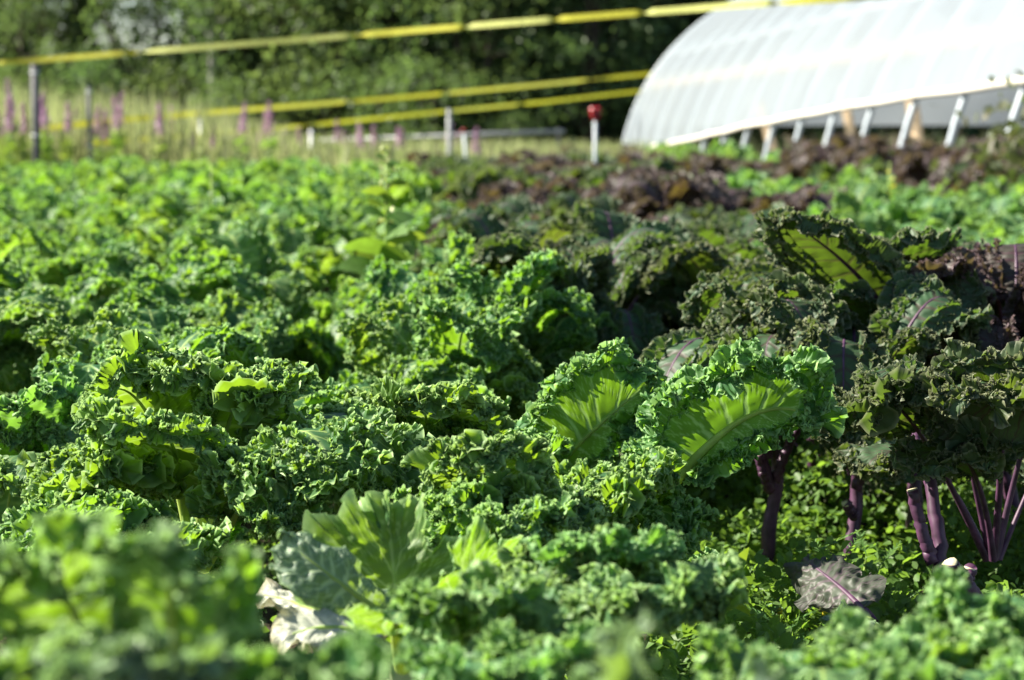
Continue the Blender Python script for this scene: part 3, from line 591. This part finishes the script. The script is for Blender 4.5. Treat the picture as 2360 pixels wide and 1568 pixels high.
hero('curly_kale', 'large sharp green kale with a broad veined leaf facing the camera, left of centre', 450, 2.62, 'green', [
    dict(c=[(455, 1280, 2.68), (470, 1022, 2.70), (465, 842, 2.66), (450, 842, 2.52)], up=AW, W=.105, nq=1400, fold=-.6, levels=FLAT, puck=.0004, ribbons=UNDER),
    dict(c=[(440, 1290, 2.58), (432, 1180, 2.55), (395, 962, 2.48), (370, 972, 2.38)], up=(.2, .3, -1), W=.100, nq=1400, fold=-.6, levels=FLAT, puck=.0004, ribbons=UNDER),
    dict(c=[(430, 1300, 2.58), (370, 1092, 2.5), (230, 892, 2.46), (90, 1170, 2.40)], ribbons=DENSE, up=(-.5, .8, .4), W=.085, nq=1300, fold=-.7),
    dict(c=[(430, 1320, 2.52), (350, 1210, 2.42), (210, 1022, 2.36), (20, 1290, 2.30)], ribbons=DENSE, up=(-.4, .9, .4), W=.08, fold=-.7),
    dict(c=[(435, 1330, 2.48), (420, 1260, 2.40), (330, 1160, 2.32), (290, 1310, 2.2)], ribbons=DENSE, up=(-.1, .8, .6), W=.08, fold=-.7),
    dict(c=[(470, 1300, 2.6), (600, 1022, 2.56), (780, 762, 2.5), (920, 1160, 2.42)], ribbons=DENSE, up=(.4, .8, .5), W=.10, nq=1400, fold=-.8),
    dict(c=[(470, 1310, 2.56), (560, 1092, 2.5), (700, 862, 2.44), (760, 1082, 2.34)], ribbons=DENSE, up=(.3, .8, .6), W=.085, nq=1200, fold=-.8),
    dict(c=[(470, 1310, 2.52), (560, 1190, 2.42), (640, 922, 2.40), (640, 1200, 2.32)], ribbons=DENSE, up=(.4, .8, .5), W=.07, fold=-.7),
    dict(c=[(440, 1270, 2.62), (400, 1022, 2.6), (300, 822, 2.6), (230, 922, 2.52)], ribbons=DENSE, up=(-.5, .8, .3), W=.08, fold=-.7),
    dict(c=[(450, 1270, 2.62), (520, 992, 2.6), (560, 792, 2.58), (610, 892, 2.5)], ribbons=DENSE, up=(.3, .8, .4), W=.08, fold=-.7),
    dict(c=[(460, 1250, 2.72), (560, 982, 2.82), (690, 832, 2.95), (850, 952, 3.0)], ribbons=DENSE, up=(.2, 1, .1), W=.09)], .14, 3, 2, esc=.85)
hero('curly_kale', 'sharp green kale whose tall leaf on a yellow stalk leans right over the path', 1470, 2.55, 'green', [
    dict(c=[(1480, 1195, 2.5), (1590, 1080, 2.48), (1710, 880, 2.46), (1880, 960, 2.42)], levels=FLAT, puck=.0004, ribbons=((.86, .026, -1, .5), (.70, .020, -1, .3), (.90, .022, 1, .5), (.74, .019, 1, .35)), up=(.2, .3, -1), W=.074, pf=.26, wlr=(.5, 1.25), fold=-.7, nq=1500, nv=26, pr=.0095),
    dict(c=[(1480, 1250, 2.5), (1470, 1130, 2.42), (1430, 990, 2.36), (1370, 1170, 2.28)], ribbons=DENSE, up=(-.3, 1, .3), W=.07, nq=1200),
    dict(c=[(1480, 1250, 2.55), (1520, 1100, 2.6), (1560, 950, 2.62), (1500, 960, 2.75)], up=(-.3, .6, -.8), W=.075),
    dict(c=[(1480, 1290, 2.5), (1510, 1200, 2.42), (1500, 1080, 2.38), (1540, 1240, 2.3)], ribbons=DENSE, up=(.2, 1, .3), W=.055)], .11, 2, 3, esc=.65)
hero('curly_kale', 'green kale with a half leaf seen from below, left of the tall leaning leaf', 1215, 2.85, 'green', [
    dict(c=[(1215, 1160, 2.86), (1285, 1065, 2.82), (1385, 975, 2.76), (1485, 890, 2.76)], up=(.26, .2, -1), W=.085, pf=.15, wlr=(.45, 1.2), fold=-.5, levels=FLAT, puck=.0004, ribbons=UNDER, nq=1300),
    dict(c=[(1220, 1180, 2.9), (1200, 1060, 2.9), (1150, 930, 2.9), (1090, 1000, 2.88)], ribbons=DENSE, up=(-.2, 1, .2), W=.075),
    dict(c=[(1220, 1180, 2.85), (1230, 1080, 2.8), (1220, 980, 2.76), (1170, 1060, 2.68)], ribbons=DENSE, up=(-.2, 1, .3), W=.06)], .12, 2, 4, esc=.7)
hero('curly_kale', 'densely frilled small kale on an upright pale stalk in the middle of the picture', 1150, 2.3, 'green', [
    dict(c=[(1150, 1320, 2.32), (1148, 1210, 2.32), (1140, 1080, 2.30), (1100, 1050, 2.22)], ribbons=DENSE, up=(0, .7, -.6), W=.072, nq=1300),
    dict(c=[(1158, 1320, 2.3), (1190, 1180, 2.28), (1260, 1060, 2.26), (1315, 1230, 2.2)], ribbons=DENSE, up=(.3, 1, .1), W=.062),
    dict(c=[(1145, 1320, 2.3), (1120, 1190, 2.27), (1060, 1060, 2.24), (1010, 1200, 2.2)], ribbons=DENSE, up=(-.3, 1, .1), W=.06),
    dict(c=[(1150, 1330, 2.28), (1160, 1240, 2.22), (1170, 1120, 2.16), (1180, 1230, 2.08)], ribbons=DENSE, up=(0, 1, .3), W=.05)], .10, 1, 5, esc=.55)
hero('curly_kale', 'dark green kale between the large left plant and the half leaf', 985, 2.75, 'green', [
    dict(c=[(985, 1190, 2.72), (985, 1090, 2.71), (1000, 930, 2.66), (960, 930, 2.58)], ribbons=DENSE, up=(0, .6, -.7), W=.09, nq=1200),
    dict(c=[(990, 1190, 2.72), (1040, 1010, 2.7), (1100, 880, 2.7), (1150, 1080, 2.66)], ribbons=DENSE, up=(.4, 1, .1), W=.08),
    dict(c=[(980, 1190, 2.72), (930, 1040, 2.7), (880, 900, 2.7), (840, 1020, 2.66)], ribbons=DENSE, up=(-.3, 1, .1), W=.07)], .13, 2, 6, esc=.75)
NR = (); SCALLOP = [(.070, .013, .003, 2.2), (.026, .0065, .003, 3.5), (.011, .002, .0015, 6)]
hero('curly_kale', 'kale with a scalloped upright leaf and waxy blue leaf on a thick pale stalk', 930, 1.95, 'green', [
    dict(c=[(925, 1560, 1.98), (920, 1470, 1.97), (912, 1370, 1.95), (905, 1290, 1.97)], up=AW, W=.080, pf=.2, ribbons=NR, levels=SCALLOP, lobe=.42, round_tip=.95, fold=-.2, veins=5, amp=1.25, nq=900),
    dict(c=[(905, 1430, 1.92), (840, 1385, 1.90), (750, 1320, 1.88), (670, 1255, 1.90)], up=(-.25, .8, .7), W=.045, pf=.1, ribbons=NR, levels=SMOOTH, lobe=.2, mats=[M_GLAUC, M_STALK], label='waxy blue green leaf with pale veins', puck=.0018),
    dict(c=[(900, 1500, 1.88), (830, 1440, 1.87), (740, 1425, 1.86), (650, 1470, 1.86)], up=(0, .8, .7), W=.034, pf=.1, ribbons=NR, levels=SMOOTH, lobe=.3, mats=[M_DRY, M_STALK], label='pale dried leaf with white edges', puck=.0018),
    dict(c=[(900, 1500, 1.95), (760, 1420, 2.0), (650, 1360, 2.05), (570, 1370, 2.05)], up=(0, .9, .6), W=.024, pf=.3, ribbons=NR, levels=SMOOTH, lobe=.35, mats=[M_DRY, M_STALK], label='small dried white leaf', puck=.0018),
    dict(c=[(930, 1520, 1.9), (1000, 1400, 1.9), (1080, 1300, 1.92), (1150, 1330, 1.95)], up=(.1, .5, -.8), W=.05, ribbons=NR, levels=SCALLOP, lobe=.35),
    dict(c=[(930, 1540, 1.85), (900, 1440, 1.8), (900, 1380, 1.76), (960, 1420, 1.7)], up=(.1, 1, .2), W=.05, ribbons=NR, levels=SMOOTH, lobe=.3)], .29, 0, 7)
hero('curly_kale', 'tightly frilled kale right of the scalloped leaf, before the tall leaning leaf', 1440, 1.9, 'light', [
    dict(c=[(1440, 1480, 1.9), (1440, 1350, 1.9), (1420, 1230, 1.88), (1370, 1260, 1.80)], up=(0, .8, -.4), W=.062),
    dict(c=[(1445, 1480, 1.9), (1480, 1340, 1.88), (1550, 1200, 1.86), (1600, 1370, 1.8)], up=(.3, 1, .2), W=.055),
    dict(c=[(1435, 1480, 1.9), (1390, 1340, 1.86), (1320, 1200, 1.84), (1270, 1330, 1.8)], up=(-.3, 1, .2), W=.055),
    dict(c=[(1440, 1480, 1.85), (1450, 1400, 1.8), (1470, 1270, 1.74), (1480, 1400, 1.68)], up=(.1, 1, .4), W=.05)], .12, 2, 8, esc=.65)
hero('curly_kale', 'slightly blurred frilled kale at the bottom centre below the scalloped leaf', 1090, 1.66, 'light', [
    dict(c=[(1120, 1640, 1.66), (1110, 1490, 1.66), (1090, 1310, 1.66), (1070, 1380, 1.56)], up=(-.1, .9, -.2), W=.055, nq=800),
    dict(c=[(1090, 1640, 1.66), (1130, 1460, 1.65), (1180, 1280, 1.64), (1240, 1440, 1.6)], up=(.3, 1, .2), W=.05, nq=800),
    dict(c=[(1090, 1640, 1.6), (1160, 1540, 1.55), (1260, 1400, 1.5), (1370, 1540, 1.48)], up=(.3, 1, .3), W=.05, nq=800),
    dict(c=[(1120, 1680, 1.6), (1120, 1570, 1.5), (1110, 1450, 1.46), (1130, 1580, 1.38)], up=(0, 1, .4), W=.05, nq=800)], .12, 2, 9, esc=.6)
hero('curly_kale', 'big blurred kale filling the bottom left corner closest to the camera', 280, 1.2, 'green', [
    dict(c=[(400, 1800, 1.2), (410, 1560, 1.19), (400, 1330, 1.18), (380, 1300, 1.1)], up=(.3, .25, -1), W=.050, nq=800, ribbons=SMALL_R[:2]),
    dict(c=[(280, 1800, 1.25), (230, 1560, 1.25), (170, 1290, 1.26), (60, 1330, 1.2)], up=(-.2, .6, -.7), W=.052, nq=800, ribbons=SMALL_R[:2]),
    dict(c=[(220, 1820, 1.12), (130, 1620, 1.1), (40, 1400, 1.08), (-80, 1600, 1.04)], up=(-.2, 1, .0), W=.045, nq=800),
    dict(c=[(330, 1820, 1.1), (350, 1650, 1.06), (330, 1500, 1.03), (260, 1560, .98)], up=(0, .9, .5), W=.040, nq=800, mats=[M_GLAUC, M_STALK]),
    dict(c=[(420, 1820, 1.15), (480, 1660, 1.12), (600, 1480, 1.1), (760, 1590, 1.08)], up=(.3, .8, .3), W=.042, nq=800)], .25, 0, 10)
hero('curly_kale', 'blurred frilled kale along the bottom edge, left of the corner', 1880, 1.52, 'green', [
    dict(c=[(1880, 1680, 1.52), (1860, 1570, 1.51), (1830, 1420, 1.5), (1760, 1560, 1.46)], up=(-.2, 1, .1), W=.055, nq=800),
    dict(c=[(1890, 1680, 1.52), (1930, 1560, 1.52), (1990, 1400, 1.52), (2060, 1540, 1.48)], up=(.2, 1, .1), W=.055, nq=800),
    dict(c=[(1880, 1690, 1.5), (1880, 1590, 1.46), (1900, 1470, 1.42), (1900, 1600, 1.34)], up=(0, 1, .3), W=.05, nq=800)], .12, 3, 11, esc=.6, mats=[M_GREEN2, M_STALK])
hero('curly_kale', 'blurred frilled kale filling the lower right corner', 2260, 1.6, 'green', [
    dict(c=[(2250, 1650, 1.6), (2240, 1500, 1.6), (2250, 1330, 1.6), (2330, 1400, 1.55)], up=(0, 1, -.3), W=.06, nq=800),
    dict(c=[(2250, 1660, 1.58), (2190, 1530, 1.56), (2120, 1390, 1.54), (2030, 1530, 1.5)], up=(-.2, 1, .1), W=.06, nq=800),
    dict(c=[(2260, 1660, 1.58), (2300, 1560, 1.54), (2370, 1400, 1.5), (2450, 1560, 1.46)], up=(.2, 1, .1), W=.06, nq=800),
    dict(c=[(2250, 1680, 1.55), (2240, 1600, 1.48), (2220, 1470, 1.42), (2200, 1600, 1.34)], up=(0, 1, .3), W=.05, nq=800)], .14, 3, 12, esc=.6, mats=[M_GREEN2, M_STALK])
hero('curly_kale', 'blurred waxy blue green kale leaf tips at the bottom edge, right of centre', 1550, 1.08, 'green', [
    dict(c=[(1540, 1900, 1.08), (1535, 1740, 1.08), (1530, 1580, 1.08), (1500, 1560, 1.04)], up=(0, .7, .5), W=.036, nq=700, ribbons=SMALL_R[:1], mats=[M_GLAUC, M_STALK]),
    dict(c=[(1560, 1900, 1.08), (1590, 1740, 1.07), (1640, 1570, 1.06), (1700, 1680, 1.04)], up=(.2, .9, .4), W=.030, nq=700, ribbons=SMALL_R[:1], mats=[M_GLAUC, M_STALK]),
    dict(c=[(1530, 1900, 1.06), (1490, 1760, 1.05), (1440, 1620, 1.04), (1390, 1700, 1.02)], up=(-.2, .9, .4), W=.028, nq=700, ribbons=SMALL_R[:1], mats=[M_GLAUC, M_STALK])], .22, 0, 13)
hero('curly_kale', 'bright finely frilled kale at the left edge behind the large sharp plant', 60, 2.9, 'light', [
    dict(c=[(70, 1180, 2.9), (60, 1040, 2.88), (60, 880, 2.86), (30, 930, 2.78)], up=(-.2, .9, -.2), W=.085),
    dict(c=[(80, 1180, 2.9), (110, 1030, 2.88), (170, 890, 2.86), (215, 1050, 2.8)], up=(.2, 1, .1), W=.075),
    dict(c=[(70, 1190, 2.86), (60, 1090, 2.78), (70, 970, 2.72), (80, 1110, 2.62)], up=(0, 1, .4), W=.075),
    dict(c=[(60, 1180, 2.9), (0, 1040, 2.85), (-60, 930, 2.8), (-120, 1060, 2.78)], up=(-.2, 1, .2), W=.08)], .15, 3, 14, esc=.9)
# purple kale in the plane of focus
hero('purple_kale', 'nearest purple kale with several bare purple stems, at the right edge', 2285, 2.74, 'purple', [
    dict(c=[(2275, 1290, 2.74), (2170, 1070, 2.70), (2060, 830, 2.62), (1955, 930, 2.52)], ribbons=DENSE, fold=-.6, up=(-.4, .9, .3), W=.085, pf=.55, nq=1200, amp=.8, pr=.0046),
    dict(c=[(2285, 1290, 2.74), (2230, 1050, 2.70), (2190, 760, 2.64), (2110, 880, 2.48)], ribbons=DENSE, fold=-.6, up=(-.1, .9, .4), W=.09, pf=.55, nq=1200, amp=.8, pr=.0046),
    dict(c=[(2480, 965, 2.5), (2400, 945, 2.5), (2300, 930, 2.5), (2205, 905, 2.52)], levels=FLAT, puck=.0004, ribbons=UNDER, up=(0, .5, -.8), W=.08, pf=.2, nq=1200, amp=.8, pr=.007),
    dict(c=[(2290, 1290, 2.72), (2310, 1080, 2.66), (2330, 800, 2.58), (2260, 900, 2.42)], ribbons=DENSE, fold=-.6, up=(-.1, .9, .4), W=.085, pf=.55, nq=1200, amp=.8, pr=.0046),
    dict(c=[(2295, 1290, 2.76), (2340, 1080, 2.76), (2400, 840, 2.72), (2450, 860, 2.66)], up=(.2, .8, -.4), W=.09, pf=.5, nq=900, amp=.8, pr=.0046),
    dict(c=[(2280, 1290, 2.76), (2200, 1100, 2.80), (2120, 980, 2.82), (2010, 1060, 2.78)], up=(-.2, 1, .1), W=.075, pf=.5, nq=900, amp=.8, pr=.0046),
    dict(c=[(2290, 1290, 2.70), (2270, 1100, 2.64), (2220, 980, 2.58), (2140, 1060, 2.52)], up=(-.1, 1, .3), W=.06, pf=.5, nq=900, amp=.8, pr=.0046),
    dict(c=[(2300, 1290, 2.76), (2380, 1100, 2.78), (2440, 930, 2.78), (2500, 1000, 2.74)], up=(.2, 1, .1), W=.07, pf=.5, nq=900, amp=.8, pr=.0046)], .10, 0, 15)
def cut_stalks():
    def stalk(px, d, parts, label, group=None):
        g = ground_at(px, d, -.01); t = thing('kale_stalk', label, 'kale stalk', g)
        for nm, pts, r in parts:
            P = np.array([at_px(*q) for q in pts])-np.array(g); link(nm, mesh_of(nm, [stalk_pole(P, r, np.random.default_rng(int(pts[0][0])))], [M_PSTALK]), t)
            if nm == 'stub':
                e = unit(P[-1]-P[-2]); link('cut_face', mesh_of('cut_face', [pole([P[-1]-e*.001, P[-1]+e*.0015], r[-1]*.94, 10)], [M_CUT]), t)
    stalk(2165, 2.62, [('stem', [(2170, 1420, 2.62), (2168, 1250, 2.63), (2140, 1100, 2.66), (2110, 1000, 2.7)], [.0095, .0085, .0075, .006]), ('stub', [(2150, 1300, 2.62), (2125, 1220, 2.62), (2103, 1130, 2.62)], [.008, .0075, .007])], 'purple stalk with a pale cut stub, left of the nearest purple kale')
    stalk(2225, 2.5, [('stub', [(2250, 1390, 2.5), (2215, 1340, 2.48), (2188, 1302, 2.47)], [.012, .0115, .011]), ('stub', [(2215, 1380, 2.52), (2228, 1340, 2.52), (2236, 1312, 2.52)], [.009, .008, .008])], 'short cut purple stumps low among the weeds at right')
cut_stalks()
def purple_mid():
    rng = np.random.default_rng(55)
    for px, d, lab, sc_, n, top in ((1775, 3.2, 'purple kale on a thick forked stem behind the tall leaning leaf', .95, 11, .30), (1968, 3.08, 'purple kale with a bare knobbly stem between the forked stem and the right edge', .92, 10, .30), (2345, 3.35, 'dark purple kale behind the nearest one at the right edge', 1.02, 14, .32)):
        p = kale_plant('dark' if px > 2300 else 'purple', 'hi', ground_at(px, d, -.01), rng, lab, None, n, sc_, top, .04, flop=False)
        if px == 1775: branches(p, [('branch', [(1778, 1130, 3.17), (1755, 1050, 3.16), (1735, 970, 3.15)], [.009, .007, .006]), ('branch', [(1785, 1110, 3.17), (1812, 1040, 3.16), (1842, 980, 3.17)], [.008, .007, .006]), ('stub', [(1775, 1130, 3.16), (1758, 1090, 3.14), (1748, 1050, 3.13)], [.007, .0065, .006])])
        if px == 1968: branches(p, [('branch', [(1972, 1130, 3.05), (1995, 1060, 3.04), (2005, 980, 3.04)], [.008, .007, .006]), ('stub', [(1970, 1190, 3.05), (1958, 1175, 3.03), (1950, 1160, 3.02)], [.008, .0075, .007])])
    hero('purple_kale', 'tall purple kale leaf rising above the others, before the right bed', 2110, 3.35, 'purple', [
        dict(c=[(2120, 900, 3.35), (2080, 720, 3.33), (1960, 590, 3.28), (1800, 500, 3.22)], up=(.5, .5, -.7), W=.09, pf=.25, nq=1200, amp=.9, pr=.008, levels=FLAT, puck=.0006, ribbons=UNDER+((.62, .016, -1, .2), (.44, .013, -1, .1)), fold=-.5),
        dict(c=[(2125, 900, 3.38), (2110, 740, 3.4), (2090, 560, 3.42), (2060, 560, 3.3)], up=(.1, .6, -.7), W=.09, pf=.4, nq=900, amp=.8),
        dict(c=[(2110, 900, 3.3), (1980, 780, 3.25), (1820, 620, 3.2), (1680, 740, 3.15)], up=(-.2, 1, .1), W=.09, pf=.4, nq=900, amp=.8)], .32, 6, 16)
purple_mid()
# ---------------------------------------------------------------- weeds
def weeds():
    rng = np.random.default_rng(91)
    n = 105000; X = np.concatenate([rng.uniform(-1.3, 2.2, n//2), rng.uniform(.22, 1.35, n-n//2)]); Y = np.concatenate([rng.uniform(1.3, 5.6, n//2), rng.uniform(1.9, 4.6, n-n//2)])
    def hf(x, y): return .045+.045*np.sin(x*7.3+1.2*np.sin(y*5.1))*np.sin(y*6.1+x*2.2)+.035*np.sin(x*17+y*3)*np.sin(y*15-x*4)
    H = np.maximum(hf(X, Y)+.05, .02)*np.where((X > .25), 1.35, .8); Z = H*rng.uniform(0, 1, n)**.45
    c = np.stack([X, Y, Z], 1); s = rng.uniform(.007, .018, n)
    v, f = kites(c, s*1.25, s*.85, rng, .45)
    o = link('weed_cover', np_mesh('weed_cover', v, f, [M_WEED], {'edge': np.repeat(rng.uniform(0, 1, n), 6)})); tag(o, 'low bright green weeds covering the soil between the kale rows', 'weeds', kind='stuff')
    def feathery(px, py, d, h, label, heads=True):
        g = ground_at(px, d, .0); t = thing('feathery_weed', label, 'weed', g); r = np.random.default_rng(int(px)); S, Lb, Lt, Hd = [], [], [], []
        for k in range(9):
            a = r.uniform(0, 6.28); rr = r.uniform(.02, .09); top = np.array([rr*math.cos(a), rr*math.sin(a), h*r.uniform(.6, 1)])
            S.append(pole([(0, 0, 0), top*np.array([.4, .4, .55]), top], [.002, .0016, .001], 5))
            for u in np.linspace(.25, 1, 9):
                p = np.array([0, 0, 0])*(1-u)+top*u*np.array([1, 1, 1]); b = r.uniform(0, 6.28); dr = np.array([math.cos(b), math.sin(b), .5])*.042
                for w in np.linspace(.2, 1, 7):
                    q = p+dr*w
                    for sg in (-1, 1): Lb.append(q); Lt.append(q+np.array([-dr[1]*sg, dr[0]*sg, .006])*.30*(1.2-w)+dr*.16)
                Lb.append(p); Lt.append(p+dr)
            Hd.append(top)
        Lb, Lt = np.array(Lb), np.array(Lt); v, f = strips(Lb, Lt, np.array([0, 0, .002]), .0022, r, 2)
        link('stems', mesh_of('stems', S, [M_STALK]), t); link('leaves', np_mesh('leaves', v, f, [M_FEATHER], {'edge': np.repeat(r.uniform(0, 1, len(Lb)), 6)}), t)
        if heads: link('flower_heads', mesh_of('flower_heads', [pole([q, q+np.array([0, 0, .004]), q+np.array([0, 0, .008])], [.003, .0042, .002], 7) for q in Hd[:5]], [M_YELLOW]), t)
    feathery(1795, 1350, 2.50, .16, 'feathery weed with small yellow buttons left of the fallen purple leaf')
    feathery(1965, 1240, 2.72, .19, 'pale feathery weed standing behind the fallen purple leaf', False)
    feathery(1900, 1480, 2.30, .12, 'low feathery weed in front of the fallen purple leaf', False)
    def blade_weed(label, base, tips, name='broad_bladed_weed', mat=None):
        mat = mat or M_BRIGHT; g = ground_at(base[0], base[2], 0); t = thing(name, label, 'weed', g); o = np.array(g); r = np.random.default_rng(4)
        b = np.array(at_px(*base))-o
        link('stem', mesh_of('stem', [pole([(0, 0, -.02), b*.5+np.array([.002, 0, 0]), b], [.004, .0035, .003], 6)], [M_STALK]), t)
        for tip, w, bend in tips:
            e = np.array(at_px(*tip))-o; v, f = strips(b[None]-np.array([0, 0, .01]), e[None], np.array([[0, 0, bend]]), w, r, 12, np.array([list(CR*.8+CF*.5)])); link('blade', np_mesh('blade', v, f, [mat]), t)
    blade_weed('bright yellow green broad bladed weed right of the tightly frilled kale', (1645, 1390, 2.22), [((1726, 1262, 2.26), .022, .006), ((1590, 1325, 2.22), .024, .018), ((1545, 1400, 2.26), .018, .02), ((1730, 1420, 2.3), .017, .02)])
    t = hero('fallen_leaf', 'large fallen grey purple kale leaf lying on the weeds at right', 1990, 2.45, 'purple', [dict(c=[(2010, 1435, 2.42), (1985, 1390, 2.45), (1930, 1345, 2.5), (1850, 1285, 2.58)], up=(-.3, .7, .75), fold=-.9, W=.052, pf=.15, ribbons=(), levels=SMOOTH, lobe=.25, mats=[leaf_mat('wilted_purple_leaf', (.062, .078, .055), (.15, .2, .05), (.13, .10, .11), (.07, .08, .06), .2, (.08, .07, .07), tf=.3, rough=.5), M_PSTALK], puck=.0018),
        dict(c=[(2010, 1435, 2.42), (2000, 1420, 2.40), (1960, 1415, 2.38), (1900, 1430, 2.36)], up=(0, .9, .5), W=.025, pf=.1, ribbons=(), levels=SMOOTH, mats=[M_GLAUC, M_STALK])], 0)
    t['category'] = 'leaf'
    # tall flowering weed above the green bed
    def tall_weed(px, d, ytop, label, n, size, mat, flowers=True):
        g = ground_at(px, d, 0); t = thing('tall_weed', label, 'weed', g); r = np.random.default_rng(int(px)); top = at_px(px, ytop, d).z
        link('stem', mesh_of('stem', [pole(jit([(0, 0, -.02), (.005, 0, top*.4), (.01, 0, top*.75), (.008, 0, top)], r, .004), [.006, .005, .004, .002], 7)], [M_STALK]), t)
        for k in range(n):
            u = k/n; z = top*(.52+.46*u); a = (k % 2)*math.pi+(k//2)*1.571+r.normal(0, .2)+.4; ln = size*(1.05-u*.85)
            e = np.array([math.cos(a), math.sin(a), .12])*ln; b = np.array([.008, 0, z]); v, f = strips(b[None], (b+e)[None], np.array([[0, 0, ln*.22]]), ln*.55, r, 8, np.array([[-math.sin(a), math.cos(a), .75*(-1)**k]]))
            link('leaf', np_mesh('leaf', v, f, [mat]), t)
        if flowers:
            m = 60; z = r.uniform(top*.72, top*1.0, m); cc = np.stack([.008+r.normal(0, .009, m), r.normal(0, .009, m), z], 1); v, f = kites(cc, .016, .012, r, .3); link('flower_clusters', np_mesh('flower_clusters', v, f, [leaf_mat('pale_flowers', (.42, .46, .22), (.4, .5, .1), (.4, .4, .2), (.4, .45, .2), 0, tf=.3)]), t)
    tall_weed(884, 5.3, 335, 'tall pale flowering weed standing above the green kale bed', 18, .135, leaf_mat('tall_weed_leaf', (.12, .23, .05), (.24, .38, .03), (.3, .45, .1), (.13, .23, .06), .2, (.18, .28, .07), tf=.4))
    tall_weed(487, 7.0, 378, 'small grey green leafy shoot above the left kale bed', 10, .08, M_GLAUC, False)
    tall_weed(2040, 9.5, 372, 'yellow flower head above the right light green bed', 8, .07, M_YELLOW, False)
    # tall bolting plants before the greenhouse
    me = decid_meshes(41, .95, .30, False, .1, .55, M_BUSH)
    for px, d, s in ((2370, 10.5, .70), (2300, 11.2, .60), (2430, 10, .80), (2120, 13.2, .5)):
        t = thing('bolting_plant', 'bushy leafy plant gone to seed beneath the rolled up greenhouse side', 'plant', ground_at(px, d), rng.uniform(0, 6), 'bushy plants beside the greenhouse'); t.scale = (s*.8, s*.8, s)
        link('stems', me[1], t); link('foliage', me[0], t)
weeds()
